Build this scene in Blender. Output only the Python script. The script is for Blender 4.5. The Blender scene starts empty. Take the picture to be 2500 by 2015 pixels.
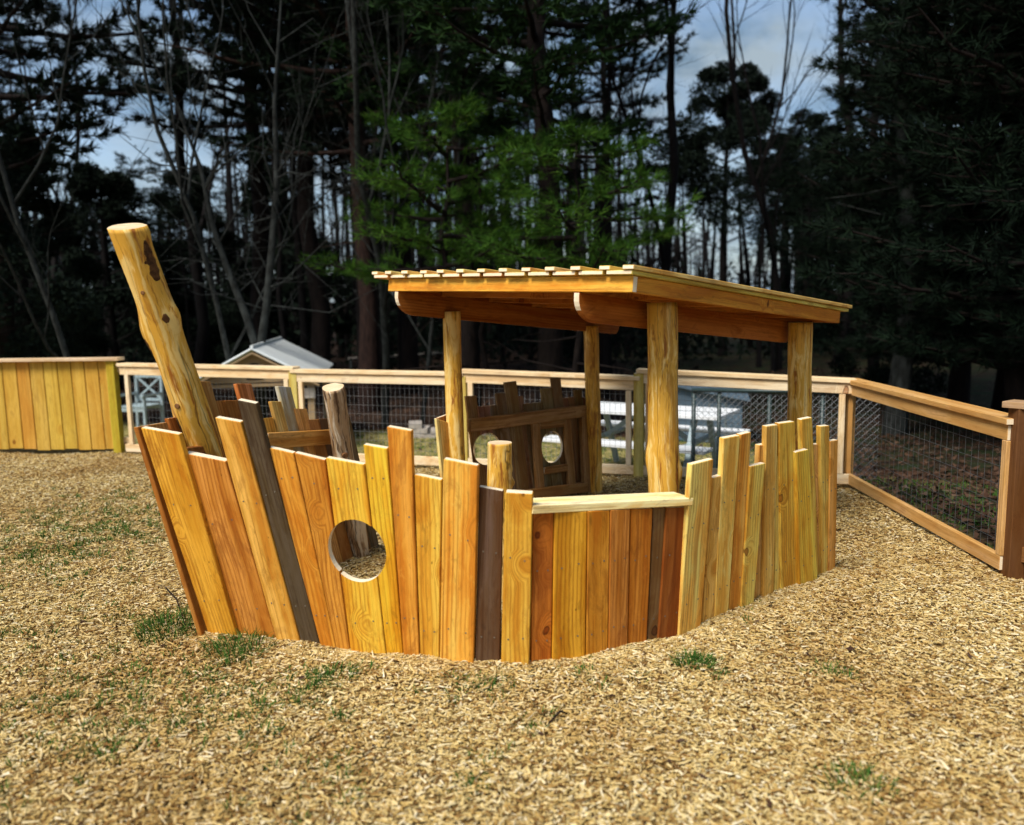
import bpy, bmesh, math, random
import numpy as np
from mathutils import Vector, Matrix, noise as mnoise

R = math.radians
sc = bpy.context.scene
COL = sc.collection

# ------------------------------------------------------------------ camera, sky, sun, exposure
CAMZ, PITCH, ROLL, FPX, CX, CY = 1.6, R(7.5), R(-1.0), 2000.0, 1250.0, 1007.5
fwd = Vector((0, math.cos(PITCH), -math.sin(PITCH)))
r0 = Vector((1, 0, 0)); u0 = Vector((0, math.sin(PITCH), math.cos(PITCH)))
crt = r0 * math.cos(ROLL) + u0 * math.sin(ROLL)
cup = -r0 * math.sin(ROLL) + u0 * math.cos(ROLL)
cam_d = bpy.data.cameras.new('camera')
cam_d.sensor_width = 36; cam_d.lens = 36 * FPX / 2500
cam_d.clip_start = 0.05; cam_d.clip_end = 2000
cam_d.dof.use_dof = True; cam_d.dof.focus_distance = 4.6; cam_d.dof.aperture_fstop = 1.35
cam = bpy.data.objects.new('camera', cam_d); COL.objects.link(cam)
mw = Matrix((crt, cup, -fwd)).transposed().to_4x4(); mw.translation = (0, 0, CAMZ)
cam.matrix_world = mw
sc.camera = cam

SUN_DIR = Vector((-0.58, -0.66, 1.10)).normalized()
world = bpy.data.worlds.new('World'); sc.world = world; world.use_nodes = True
wn = world.node_tree; wn.nodes.clear()
wo = wn.nodes.new('ShaderNodeOutputWorld'); wb = wn.nodes.new('ShaderNodeBackground')
sky = wn.nodes.new('ShaderNodeTexSky'); sky.sky_type = 'NISHITA'; sky.sun_disc = False
sky.sun_elevation = math.asin(SUN_DIR.z); sky.sun_rotation = math.atan2(SUN_DIR.x, SUN_DIR.y)
sky.air_density = 1.0; sky.dust_density = 1.5; sky.ozone_density = 1.0
tc = wn.nodes.new('ShaderNodeTexCoord')
mp = wn.nodes.new('ShaderNodeMapping'); mp.inputs['Scale'].default_value = (1.6, 1.6, 3.4)
n1 = wn.nodes.new('ShaderNodeTexNoise'); n1.inputs['Scale'].default_value = 2.6; n1.inputs['Detail'].default_value = 9; n1.inputs['Roughness'].default_value = 0.62
cr = wn.nodes.new('ShaderNodeValToRGB'); cr.color_ramp.elements[0].position = 0.30; cr.color_ramp.elements[1].position = 0.58
mix = wn.nodes.new('ShaderNodeMix'); mix.data_type = 'RGBA'
n2 = wn.nodes.new('ShaderNodeTexNoise'); n2.inputs['Scale'].default_value = 5.0; n2.inputs['Detail'].default_value = 10; n2.inputs['Roughness'].default_value = 0.6; n2.inputs['Distortion'].default_value = 0.3
cr2 = wn.nodes.new('ShaderNodeValToRGB'); cr2.color_ramp.elements[0].position = 0.38; cr2.color_ramp.elements[1].position = 0.62
cr2.color_ramp.elements[0].color = (0.75, 1.30, 1.95, 1); cr2.color_ramp.elements[1].color = (2.1, 2.6, 3.0, 1)
wn.links.new(mp.outputs[0], n2.inputs['Vector']); wn.links.new(n2.outputs[0], cr2.inputs[0]); wn.links.new(cr2.outputs[0], mix.inputs[7])
wn.links.new(tc.outputs['Generated'], mp.inputs[0]); wn.links.new(mp.outputs[0], n1.inputs['Vector'])
wn.links.new(n1.outputs[0], cr.inputs[0]); wn.links.new(cr.outputs[0], mix.inputs[0])
wn.links.new(sky.outputs[0], mix.inputs[6]); wn.links.new(mix.outputs[2], wb.inputs[0])
wb.inputs[1].default_value = 0.062
wn.links.new(wb.outputs[0], wo.inputs[0])

sun_d = bpy.data.lights.new('sun', 'SUN'); sun_d.energy = 1.5; sun_d.angle = R(22); sun_d.color = (1.0, 0.95, 0.86)
sun = bpy.data.objects.new('sun', sun_d); COL.objects.link(sun)
sun.rotation_euler = SUN_DIR.to_track_quat('Z', 'Y').to_euler(); sun.location = (-6, -6, 14)
sc.view_settings.view_transform = 'Standard'; sc.view_settings.look = 'None'
sc.view_settings.exposure = 1.62; sc.view_settings.gamma = 1.0; sc.view_settings.use_curve_mapping = False
sc.cycles.max_bounces = 4; sc.cycles.diffuse_bounces = 2; sc.cycles.glossy_bounces = 2
sc.cycles.use_adaptive_sampling = True; sc.cycles.adaptive_threshold = 0.02; sc.cycles.use_denoising = True

# ------------------------------------------------------------------ survey helpers (photo measurements -> metres)
def ray(px, py):
    return fwd + crt * ((px - CX) / FPX) - cup * ((py - CY) / FPX)
CAMP = Vector((0, 0, CAMZ))
def gnd(px, py, z=0.0):
    d = ray(px, py); return CAMP + d * ((z - CAMZ) / d.z)
def atY(px, py, Y):
    d = ray(px, py); return CAMP + d * (Y / d.y)
def onpl(px, py, p0, n):
    d = ray(px, py); return CAMP + d * ((p0 - CAMP).dot(n) / d.dot(n))

def lin(c):
    return tuple(((v / 255) / 12.92 if v / 255 <= 0.04045 else ((v / 255 + 0.055) / 1.055) ** 2.4) for v in c)

def tag(o, label=None, cat=None, group=None, kind=None):
    if label: o['label'] = label
    if cat: o['category'] = cat
    if group: o['group'] = group
    if kind: o['kind'] = kind
    return o
def empty(name, loc, label, cat, group=None):
    e = bpy.data.objects.new(name, None); e.empty_display_size = 0.2
    e.location = loc; COL.objects.link(e)
    return tag(e, label, cat, group)
def link(name, me, mats, parent=None, M=None, color=None):
    o = bpy.data.objects.new(name, me)
    if mats and len(me.materials) == 0:
        for m in (mats if isinstance(mats, (list, tuple)) else [mats]): me.materials.append(m)
    if M is not None:
        if parent is not None:
            base = Matrix.Translation(parent.location)
            o.matrix_basis = base.inverted() @ M
        else: o.matrix_world = M
    if parent is not None: o.parent = parent
    if color is not None: o.color = (*color, 1)
    COL.objects.link(o)
    return o

# ------------------------------------------------------------------ materials
class NT:
    def __init__(s, name, rough=0.7, spec=0.25):
        s.m = bpy.data.materials.new(name); s.m.use_nodes = True
        s.t = s.m.node_tree; s.b = s.t.nodes['Principled BSDF']
        s.b.inputs['Roughness'].default_value = rough
        s.b.inputs['Specular IOR Level'].default_value = spec
    def n(s, typ, **kw):
        nd = s.t.nodes.new(typ)
        for k, v in kw.items():
            if k.startswith('i_'):
                key = k[2:]; key = int(key) if key.isdigit() else key.replace('_', ' ')
                s.put(nd.inputs[key], v)
            else: setattr(nd, k, v)
        return nd
    def put(s, inp, v):
        if isinstance(v, bpy.types.NodeSocket): s.t.links.new(v, inp)
        else: inp.default_value = v
    def math(s, op, a, b=None, c=None, clamp=False):
        nd = s.t.nodes.new('ShaderNodeMath'); nd.operation = op; nd.use_clamp = clamp
        for i, v in enumerate((a, b, c)):
            if v is not None: s.put(nd.inputs[i], v)
        return nd.outputs[0]
    def vmul(s, a, v):
        nd = s.t.nodes.new('ShaderNodeVectorMath'); nd.operation = 'MULTIPLY'
        s.put(nd.inputs[0], a); s.put(nd.inputs[1], v); return nd.outputs[0]
    def vadd(s, a, v):
        nd = s.t.nodes.new('ShaderNodeVectorMath'); nd.operation = 'ADD'
        s.put(nd.inputs[0], a); s.put(nd.inputs[1], v); return nd.outputs[0]
    def noise(s, vec, scale, detail=4, rough=0.55, dist=0.0):
        nd = s.t.nodes.new('ShaderNodeTexNoise')
        s.put(nd.inputs['Vector'], vec); nd.inputs['Scale'].default_value = scale
        nd.inputs['Detail'].default_value = detail; nd.inputs['Roughness'].default_value = rough
        nd.inputs['Distortion'].default_value = dist
        return nd.outputs[0]
    def ramp(s, fac, stops):
        nd = s.t.nodes.new('ShaderNodeValToRGB'); el = nd.color_ramp.elements
        while len(el) < len(stops): el.new(0.5)
        for e, (p, c) in zip(el, stops):
            e.position = p; e.color = (*c, 1) if isinstance(c, tuple) else (c, c, c, 1)
        s.put(nd.inputs[0], fac); return nd.outputs[0]
    def mix(s, fac, a, b, mode='MIX'):
        nd = s.t.nodes.new('ShaderNodeMix'); nd.data_type = 'RGBA'; nd.blend_type = mode
        s.put(nd.inputs[0], fac)
        for i, v in ((6, a), (7, b)):
            s.put(nd.inputs[i], (*v, 1) if isinstance(v, tuple) and len(v) == 3 else v)
        return nd.outputs[2]
    def base(s, c): s.put(s.b.inputs['Base Color'], c)
    def bump(s, h, strength=0.3, dist=0.004):
        nd = s.t.nodes.new('ShaderNodeBump'); nd.inputs['Strength'].default_value = strength
        nd.inputs['Distance'].default_value = dist
        s.put(nd.inputs['Height'], h); s.t.links.new(nd.outputs[0], s.b.inputs['Normal'])

def objcoords(N):
    tcn = N.n('ShaderNodeTexCoord'); oi = N.n('ShaderNodeObjectInfo')
    off = N.vmul(oi.outputs['Random'], (37.0, 53.0, 91.0))
    return N.vadd(tcn.outputs['Object'], off), oi

def make_wood(name, tint=(1.22, 1.30, 1.0), vary=1.0):
    """board wood: colour from the object, grain drawn out along local Z, knots, pits"""
    N = NT(name, 0.62, 0.20)
    p, oi = objcoords(N)
    col = N.mix(1.0, oi.outputs['Color'], tint, 'MULTIPLY')
    # knots first: the grain bends round them
    kw = N.vadd(p, N.vmul(N.n('ShaderNodeTexNoise', i_Vector=p, i_Scale=14.0, i_Detail=2.0).outputs[1], (0.03, 0.03, 0.03)))
    vo = N.n('ShaderNodeTexVoronoi', feature='F1', i_Vector=N.vmul(kw, (5.2, 2.0, 3.8)), i_Scale=1.0, i_Randomness=1.0)
    sel = N.math('LESS_THAN', N.n('ShaderNodeSeparateColor', i_0=vo.outputs['Color']).outputs[0], 0.36)
    D = vo.outputs['Distance']
    core = N.math('MULTIPLY', N.ramp(D, [(0.075, 1.0), (0.10, 0.0)]), sel)
    rim = N.math('MULTIPLY', N.ramp(D, [(0.055, 0.0), (0.085, 1.0), (0.105, 0.0)]), sel)
    halo = N.math('MULTIPLY', N.ramp(D, [(0.06, 1.0), (0.34, 0.0)]), sel)
    bend = N.vmul(N.n('ShaderNodeCombineXYZ', i_0=halo, i_1=0.0, i_2=0.0).outputs[0], (0.085, 0.0, 0.0))
    warp = N.vmul(N.n('ShaderNodeTexNoise', i_Vector=N.vmul(p, (1, 1, 0.5)), i_Scale=3.0, i_Detail=2.0).outputs[1], (0.06, 0.06, 0.0))
    pw = N.vadd(N.vadd(p, warp), bend)
    fine = N.noise(N.vmul(pw, (150, 150, 2.6)), 1.0, 5, 0.65)
    med = N.noise(N.vmul(pw, (34, 34, 0.6)), 1.0, 4, 0.6)
    broad = N.noise(N.vmul(pw, (14, 14, 0.34)), 1.0, 3, 0.5)
    blot = N.noise(N.vmul(p, (7.5, 7.5, 2.6)), 1.0, 5, 0.65, 0.8)
    wv = N.n('ShaderNodeTexWave', wave_type='BANDS', bands_direction='X', i_Scale=8.0, i_Distortion=6.0,
             i_Detail=2.0, i_Detail_Scale=0.5, i_Vector=N.vmul(pw, (1.9, 0.7, 0.13)))
    ring = N.ramp(wv.outputs[1], [(0.0, 0.0), (0.5, 0.05), (0.85, 0.7), (1.0, 1.0)])
    ring = N.math('MULTIPLY', ring, N.ramp(N.noise(N.vmul(p, (6, 6, 0.9)), 1.0, 2), [(0.40, 0.10), (0.58, 1.0)]))
    dark = N.mix(1.0, col, (0.50, 0.36, 0.24), 'MULTIPLY')
    amber = N.mix(1.0, col, (0.80, 0.62, 0.42), 'MULTIPLY')
    pale = N.n('ShaderNodeVectorMath', operation='MINIMUM', i_0=N.mix(1.0, col, (1.30, 1.46, 2.2), 'MULTIPLY'), i_1=(0.93, 0.82, 0.62)).outputs[0]
    t = N.math('ADD', N.math('MULTIPLY', broad, 0.6), N.math('MULTIPLY', blot, 0.4))
    f1 = N.ramp(t, [(0.49, 0.0), (0.58, 0.85 * vary)])
    f2 = N.ramp(t, [(0.41, 0.95 * vary), (0.49, 0.0)])
    c = N.mix(f1, col, pale); c = N.mix(f2, c, amber)
    c = N.mix(N.ramp(blot, [(0.57, 0.0), (0.66, 0.6 * vary)]), c, dark)
    c = N.mix(N.math('MULTIPLY', ring, 0.6 * vary), c, dark)
    c = N.mix(N.ramp(fine, [(0.53, 0.0), (0.66, 0.5)]), c, dark)
    c = N.mix(N.ramp(med, [(0.34, 0.7 * vary), (0.43, 0.0)]), c, dark)
    c = N.mix(N.math('MULTIPLY', halo, 0.45), c, amber)
    c = N.mix(N.math('MULTIPLY', core, 0.8), c, N.mix(1.0, col, (0.42, 0.24, 0.16), 'MULTIPLY'))
    c = N.mix(N.math('MULTIPLY', rim, 0.85), c, N.mix(1.0, col, (0.14, 0.08, 0.06), 'MULTIPLY'))
    v2 = N.n('ShaderNodeTexVoronoi', feature='F1', i_Vector=N.vmul(kw, (13, 4, 8)), i_Scale=1.0)
    s2 = N.math('LESS_THAN', N.n('ShaderNodeSeparateColor', i_0=v2.outputs['Color']).outputs[1], 0.16)
    pit = N.math('MULTIPLY', N.ramp(v2.outputs['Distance'], [(0.03, 1.0), (0.07, 0.0)]), s2)
    c = N.mix(N.math('MULTIPLY', pit, 0.85), c, N.mix(1.0, col, (0.12, 0.07, 0.05), 'MULTIPLY'))
    grime = N.noise(N.vmul(p, (26, 26, 5.5)), 1.0, 6, 0.72, 1.2)
    c = N.mix(N.ramp(grime, [(0.55, 0.0), (0.70, 0.6 * vary)]), c, N.mix(1.0, col, (0.34, 0.28, 0.26), 'MULTIPLY'))
    c = N.mix(N.ramp(grime, [(0.30, 0.5 * vary), (0.42, 0.0)]), c, pale)
    N.base(c)
    N.put(N.b.inputs['Roughness'], N.ramp(blot, [(0.3, 0.55), (0.7, 0.80)]))
    N.bump(N.math('ADD', N.math('MULTIPLY', fine, 0.6), N.math('MULTIPLY', med, 0.5)), 0.4, 0.003)
    return N.m
def make_end(name, tint, tint2):
    N = NT(name, 0.8, 0.15)
    p, oi = objcoords(N)
    g = N.noise(N.vmul(p, (60, 60, 60)), 1.0, 4, 0.6)
    g2 = N.noise(N.vmul(p, (9, 30, 9)), 1.0, 3, 0.6)
    c = N.mix(N.ramp(g2, [(0.35, 0.0), (0.7, 0.7)]), tint, tint2)
    c = N.mix(N.ramp(g, [(0.5, 0.0), (0.8, 0.5)]), c, tint2)
    N.base(c); N.bump(g, 0.3, 0.002); return N.m
def make_logmat(name, pale, mid, brown, dark, crack=0.7, stain=0.5):
    N = NT(name, 0.55, 0.28)
    p, oi = objcoords(N)
    warp = N.vmul(N.n('ShaderNodeTexNoise', i_Vector=p, i_Scale=5.0, i_Detail=3.0).outputs[1], (0.05, 0.05, 0.0))
    pw = N.vadd(p, warp)
    st = N.noise(N.vmul(pw, (30, 30, 1.5)), 1.0, 5, 0.62)
    bl = N.noise(N.vmul(pw, (11, 11, 2.2)), 1.0, 5, 0.62, 0.8)
    fine = N.noise(N.vmul(pw, (120, 120, 5)), 1.0, 4, 0.6)
    c = N.ramp(st, [(0.38, brown), (0.46, mid), (0.54, mid), (0.61, pale)])
    c = N.mix(N.ramp(bl, [(0.55, 0.0), (0.61, stain)]), c, brown)
    c = N.mix(N.ramp(bl, [(0.36, 0.95), (0.44, 0.0)]), c, pale)
    ck = N.noise(N.vmul(pw, (9, 9, 0.18)), 1.0, 2, 0.4)
    line = N.ramp(N.math('ABSOLUTE', N.math('SUBTRACT', ck, 0.5)), [(0.0, crack), (0.011, 0.0)])
    c = N.mix(line, c, dark)
    c = N.mix(N.ramp(fine, [(0.55, 0.0), (0.8, 0.4)]), c, brown)
    N.base(c)
    N.bump(N.math('ADD', st, N.math('MULTIPLY', line, -0.8)), 0.5, 0.006)
    return N.m
def make_plain(name, c1, c2, scale=20, rough=0.7, spec=0.2, bump=0.2, stretch=(1, 1, 1), dist=0.004):
    N = NT(name, rough, spec)
    p, oi = objcoords(N)
    g = N.noise(N.vmul(p, stretch), scale, 6, 0.6)
    N.base(N.mix(N.ramp(g, [(0.35, 0.0), (0.68, 1.0)]), c1, c2))
    if bump: N.bump(g, bump, dist)
    return N.m
def make_foliage(name, stops, rough=0.8, spec=0.06):
    N = NT(name, rough, spec)
    g = N.n('ShaderNodeNewGeometry'); tcn = N.n('ShaderNodeTexCoord')
    f = N.math('ADD', N.math('MULTIPLY', g.outputs['Random Per Island'], 0.55),
               N.math('MULTIPLY', N.noise(tcn.outputs['Object'], 1.1, 3), 0.5))
    N.base(N.ramp(f, stops)); return N.m

WOOD = make_wood('board_wood'); ENDW = make_end('sawn_end', (0.92, 0.79, 0.58), (0.80, 0.60, 0.36))
FWOOD = make_wood('fence_wood', (1.0, 1.0, 1.0), 0.55)
LOGY = make_logmat('peeled_log', (0.93, 0.64, 0.21), (0.76, 0.40, 0.050), (0.34, 0.115, 0.013), (0.05, 0.02, 0.008))
LOGG = make_logmat('weathered_log', (0.86, 0.72, 0.52), (0.52, 0.33, 0.17), (0.12, 0.06, 0.028), (0.03, 0.018, 0.01), 0.9, 0.9)
LOGEND = make_end('log_end', (0.80, 0.63, 0.42), (0.62, 0.42, 0.21))
WIRE = make_plain('galvanised_wire', (0.22, 0.23, 0.24), (0.14, 0.15, 0.16), 40, 0.45, 0.5, 0)
DWIRE = make_plain('dark_wire', (0.07, 0.075, 0.08), (0.04, 0.045, 0.05), 40, 0.5, 0.4, 0)
WHITE = make_plain('white_paint', (0.84, 0.85, 0.86), (0.74, 0.76, 0.78), 6, 0.5, 0.3, 0.05)
CHAIRW = make_plain('pale_blue_paint', (0.36, 0.45, 0.48), (0.26, 0.33, 0.36), 8, 0.55, 0.3, 0.05)
GREY = make_plain('grey_metal', (0.16, 0.19, 0.19), (0.10, 0.12, 0.12), 10, 0.5, 0.4, 0.05)
ROOFM = make_plain('pale_metal_roof', (0.80, 0.83, 0.82), (0.70, 0.74, 0.74), 3, 0.4, 0.4, 0.03)
BLUEG = make_plain('blue_grey_siding', (0.10, 0.15, 0.20), (0.07, 0.105, 0.14), 5, 0.6, 0.3, 0.05)
GREENP = make_plain('green_pipe', (0.03, 0.055, 0.055), (0.02, 0.04, 0.042), 10, 0.4, 0.5, 0)
TANW = make_plain('tan_siding', (0.42, 0.30, 0.17), (0.34, 0.22, 0.12), 6, 0.7, 0.2, 0.1, (1, 1, 6))
DARKM = make_plain('dark_opening', (0.012, 0.011, 0.010), (0.02, 0.018, 0.016), 5, 0.8, 0.1, 0)
STONE = make_plain('pale_stone', (0.50, 0.45, 0.40), (0.32, 0.28, 0.25), 8, 0.85, 0.1, 0.4, (1, 1, 1), 0.01)
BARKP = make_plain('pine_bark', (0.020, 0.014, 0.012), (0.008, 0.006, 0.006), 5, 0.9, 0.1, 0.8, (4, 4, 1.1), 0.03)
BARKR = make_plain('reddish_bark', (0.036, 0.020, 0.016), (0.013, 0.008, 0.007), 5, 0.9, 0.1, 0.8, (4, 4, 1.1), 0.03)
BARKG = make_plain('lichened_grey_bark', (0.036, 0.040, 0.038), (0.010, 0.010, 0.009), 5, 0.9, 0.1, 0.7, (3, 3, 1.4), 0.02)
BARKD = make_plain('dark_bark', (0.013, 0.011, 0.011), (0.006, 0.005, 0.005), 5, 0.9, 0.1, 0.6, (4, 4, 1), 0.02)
NEEDLIT = make_foliage('pine_needles_lit', [(0.15, (0.018, 0.048, 0.008)), (0.5, (0.030, 0.082, 0.010)), (0.85, (0.075, 0.145, 0.017))])  # daylight on the large pine's low boughs, put in as a brighter green
NEEDM = make_foliage('pine_needles_mid', [(0.2, (0.006, 0.014, 0.006)), (0.6, (0.013, 0.032, 0.010)), (0.9, (0.028, 0.065, 0.014))])  # tall pines' needles, without that added brightness
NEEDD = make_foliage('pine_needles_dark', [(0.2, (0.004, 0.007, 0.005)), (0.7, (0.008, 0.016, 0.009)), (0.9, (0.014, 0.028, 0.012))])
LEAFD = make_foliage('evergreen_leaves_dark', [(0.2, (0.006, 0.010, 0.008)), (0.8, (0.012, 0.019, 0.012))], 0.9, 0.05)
GRASSM = make_foliage('grass_blades', [(0.1, (0.014, 0.050, 0.008)), (0.45, (0.035, 0.105, 0.016)), (0.75, (0.09, 0.16, 0.028)), (0.92, (0.34, 0.28, 0.10))])

# ------------------------------------------------------------------ mesh helpers
class MB:
    def __init__(s): s.v = []; s.f = []; s.mi = []
    def tube(s, pts, rad, n=6, cap=False, mi=0):
        b = len(s.v); K = len(pts)
        t0 = (pts[1] - pts[0]).normalized()
        a = t0.orthogonal().normalized()
        for i, p in enumerate(pts):
            t = (pts[min(i + 1, K - 1)] - pts[max(i - 1, 0)]).normalized()
            a = (a - t * a.dot(t)).normalized(); c = t.cross(a)
            for j in range(n):
                an = 2 * math.pi * j / n
                s.v.append(p + (a * math.cos(an) + c * math.sin(an)) * rad[i])
        for i in range(K - 1):
            for j in range(n):
                k = (j + 1) % n
                s.f.append((b + i * n + j, b + i * n + k, b + (i + 1) * n + k, b + (i + 1) * n + j)); s.mi.append(mi)
        if cap:
            s.f.append(tuple(b + j for j in range(n))[::-1]); s.mi.append(mi)
            s.f.append(tuple(b + (K - 1) * n + j for j in range(n))); s.mi.append(mi)
    def box(s, lo, hi, mi=0):
        b = len(s.v); x0, y0, z0 = lo; x1, y1, z1 = hi
        s.v += [Vector(c) for c in ((x0, y0, z0), (x1, y0, z0), (x1, y1, z0), (x0, y1, z0), (x0, y0, z1), (x1, y0, z1), (x1, y1, z1), (x0, y1, z1))]
        for f in ((0, 3, 2, 1), (4, 5, 6, 7), (0, 1, 5, 4), (1, 2, 6, 5), (2, 3, 7, 6), (3, 0, 4, 7)):
            s.f.append(tuple(b + i for i in f)); s.mi.append(mi)
    def mesh(s, name, smooth=False):
        me = bpy.data.meshes.new(name)
        me.from_pydata([tuple(v) for v in s.v], [], s.f)
        if any(s.mi): me.polygons.foreach_set('material_index', s.mi)
        if smooth: me.polygons.foreach_set('use_smooth', [True] * len(me.polygons))
        me.update(); return me

def tri_mesh(name, V):
    n = len(V); me = bpy.data.meshes.new(name)
    me.vertices.add(n * 3); me.vertices.foreach_set('co', np.ascontiguousarray(V, dtype=np.float32).ravel())
    me.loops.add(n * 3); me.loops.foreach_set('vertex_index', np.arange(n * 3, dtype=np.int32))
    me.polygons.add(n); me.polygons.foreach_set('loop_start', np.arange(0, n * 3, 3, dtype=np.int32))
    me.polygons.foreach_set('loop_total', np.full(n, 3, dtype=np.int32))
    me.update(calc_edges=True); return me

def prism(poly, t, bevel=0.003):
    """polygon in local XZ, front face at y=0, back at y=t; ends across Z get material 1"""
    bm = bmesh.new()
    vs = [bm.verts.new((x, 0, z)) for x, z in poly]
    f = bm.faces.new(vs)
    r = bmesh.ops.extrude_face_region(bm, geom=[f])
    for v in r['geom']:
        if isinstance(v, bmesh.types.BMVert): v.co.y = t
    bmesh.ops.recalc_face_normals(bm, faces=bm.faces)
    if bevel: bmesh.ops.bevel(bm, geom=list(bm.edges), offset=bevel, segments=1, affect='EDGES', clamp_overlap=True)
    for fc in bm.faces: fc.material_index = 1 if abs(fc.normal.z) > 0.8 else 0
    me = bpy.data.meshes.new('board'); bm.to_mesh(me); bm.free(); return me

def frame(o, z, yhint):
    """orthonormal matrix: Z along the piece, Y close to yhint"""
    z = z.normalized(); y = (yhint - z * yhint.dot(z)).normalized(); x = y.cross(z)
    M = Matrix((x, y, z)).transposed().to_4x4(); M.translation = o
    return M

def plank3(name, corners, nrm, t, color, parent, mats=None, cutters=(), bevel=0.003, label=None):
    """corners BL, BR, TR, TL on one plane; nrm points away from the viewer side; thickness t along nrm"""
    BL, BR, TR, TL = corners
    o = (BL + BR) / 2; z = (TL + TR) / 2 - o
    M = frame(o, z, nrm); Mi = M.inverted()
    poly = []
    for ci, c in enumerate(corners):
        l = Mi @ c; poly.append((l.x + (.003 if ci in (0, 3) else -.003) * (1 if (Mi @ BR).x > (Mi @ BL).x else -1), l.z))
    me = prism(poly, t, bevel)
    for m in (mats or (WOOD, ENDW)): me.materials.append(m)
    ob = link(name, me, None, parent, M, color)
    if cutters:
        for cu in cutters:
            md = ob.modifiers.new('cut', 'BOOLEAN'); md.object = cu; md.operation = 'DIFFERENCE'; md.solver = 'EXACT'
        bpy.context.view_layer.update()
        dg = bpy.context.evaluated_depsgraph_get()
        me2 = bpy.data.meshes.new_from_object(ob.evaluated_get(dg))
        ob.modifiers.clear(); ob.data = me2
    if label: ob['label'] = label
    return ob

def bar(name, a, b, w, h, up, color, parent, mats=None, bevel=0.003):
    """board from a to b (centre line); h along up, w across"""
    z = (b - a); L = z.length; z.normalize()
    y = (up - z * up.dot(z)).normalized()
    M = frame(a, z, y)
    me = prism([(-w / 2, 0), (w / 2, 0), (w / 2, L), (-w / 2, L)], h, bevel)
    for v in me.vertices: v.co.y -= h / 2
    for m in (mats or (WOOD, ENDW)): me.materials.append(m)
    return link(name, me, None, parent, M, color)

def cyl_cutter(center, axis, up, rx, rz, depth=0.6):
    z = axis.normalized(); M = frame(center, z, up)
    mb = MB(); n = 48
    for s in (-1, 1):
        for j in range(n):
            a = 2 * math.pi * j / n
            mb.v.append(Vector((rx * math.cos(a), rz * math.sin(a), s * depth / 2)))
    for j in range(n):
        k = (j + 1) % n; mb.f.append((j, k, n + k, n + j)); mb.mi.append(1)
    mb.f.append(tuple(range(n))[::-1]); mb.mi.append(1); mb.f.append(tuple(range(n, 2 * n))); mb.mi.append(1)
    me = mb.mesh('cutter'); me.materials.append(WOOD); me.materials.append(ENDW)
    return link('cutter', me, None, None, M)

def make_log(name, base, top, r_base, r_top, mats, parent=None, bumps=(), seed=0, wob=0.05, tilt=(0, 0), bow=(0, 0), n=36, rings=60):
    """log in its own frame: local Z along the axis, local -Y toward the viewer. bumps: (angle deg, height 0-1, amp, angular size deg, height size)"""
    z = top - base; L = z.length
    M = frame(base, z, Vector((0, 1, 0)))
    bm = bmesh.new(); rows = []
    for i in range(rings + 1):
        u = i / rings; r = r_base + (r_top - r_base) * u; row = []
        cx = bow[0] * math.sin(math.pi * u); cy = bow[1] * math.sin(math.pi * u)
        cx += 0.012 * mnoise.noise((u * 3.1 + seed, 0.3, seed)); cy += 0.012 * mnoise.noise((u * 3.1, 7.7, seed))
        for j in range(n):
            a = 2 * math.pi * j / n
            q = Vector((math.cos(a) * 1.3, math.sin(a) * 1.3, u * L * 2.2 + seed * 3.7))
            rr = r * (1 + wob * mnoise.noise(q) + wob * 0.5 * mnoise.noise(Vector((math.cos(a) * 5, math.sin(a) * 5, u * L * 1.1 + seed))))
            for (ba, bh, amp, sa, sh) in bumps:
                d = (math.degrees(a) - ba + 180) % 360 - 180
                e = (d / sa) ** 2 + ((u - bh) / sh) ** 2
                if e < 9: rr += amp * math.exp(-e)
            zz = u * L
            if i == rings: zz += tilt[0] * rr * math.cos(a) + tilt[1] * rr * math.sin(a)
            row.append(bm.verts.new((cx + rr * math.cos(a), cy + rr * math.sin(a), zz)))
        rows.append(row)
    for i in range(rings):
        for j in range(n):
            f = bm.faces.new((rows[i][j], rows[i][(j + 1) % n], rows[i + 1][(j + 1) % n], rows[i + 1][j])); f.smooth = True
    ct = bm.faces.new(rows[-1]); ct.material_index = 1
    r2 = bmesh.ops.inset_region(bm, faces=[ct], thickness=0.006, depth=0.004)
    for f in r2['faces']: f.material_index = 1
    bm.faces.new(rows[0][::-1])
    me = bpy.data.meshes.new(name); bm.to_mesh(me); bm.free()
    for m in mats: me.materials.append(m)
    return link(name, me, None, parent, M)

# ------------------------------------------------------------------ terrain
FA, FB = gnd(311, 1108), gnd(2085, 1190)
FC = gnd(2446, 1396)
fdir = (FB - FA); fdir.z = 0; fdir.normalize(); fn = Vector((-fdir.y, fdir.x, 0))
rdir = (FC - FB); rdir.z = 0; rdir.normalize(); rn = Vector((-rdir.y, rdir.x, 0))   # to the right of the yard
if rn.x < 0: rn = -rn
def sm(a, b, x):
    t = np.clip((x - a) / (b - a), 0, 1); return t * t * (3 - 2 * t)
def gz(x, y):
    x = np.asarray(x, float); y = np.asarray(y, float)
    s1 = (x - FA.x) * fn.x + (y - FA.y) * fn.y
    s2 = ((x - FB.x) * rn.x + (y - FB.y) * rn.y) * 0.8
    s = np.maximum(np.maximum(s1, s2), 0)
    z = -0.22 * sm(0.15, 1.7, s) - 0.05 * np.minimum(s, 7) + 0.012 * np.maximum(s - 9, 0)
    z += 0.012 * np.sin(x * 2.1 + 0.7 * y) * np.cos(y * 1.7 - 0.4) + 0.008 * np.sin(x * 4.7 + 1) * np.sin(y * 5.3)
    z += sm(2, 8, s) * (0.06 * np.sin(x * 0.6 + 1.1) + 0.06 * np.cos(y * 0.45 + x * 0.2))
    return z
def gzf(x, y): return float(gz(x, y))

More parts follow.
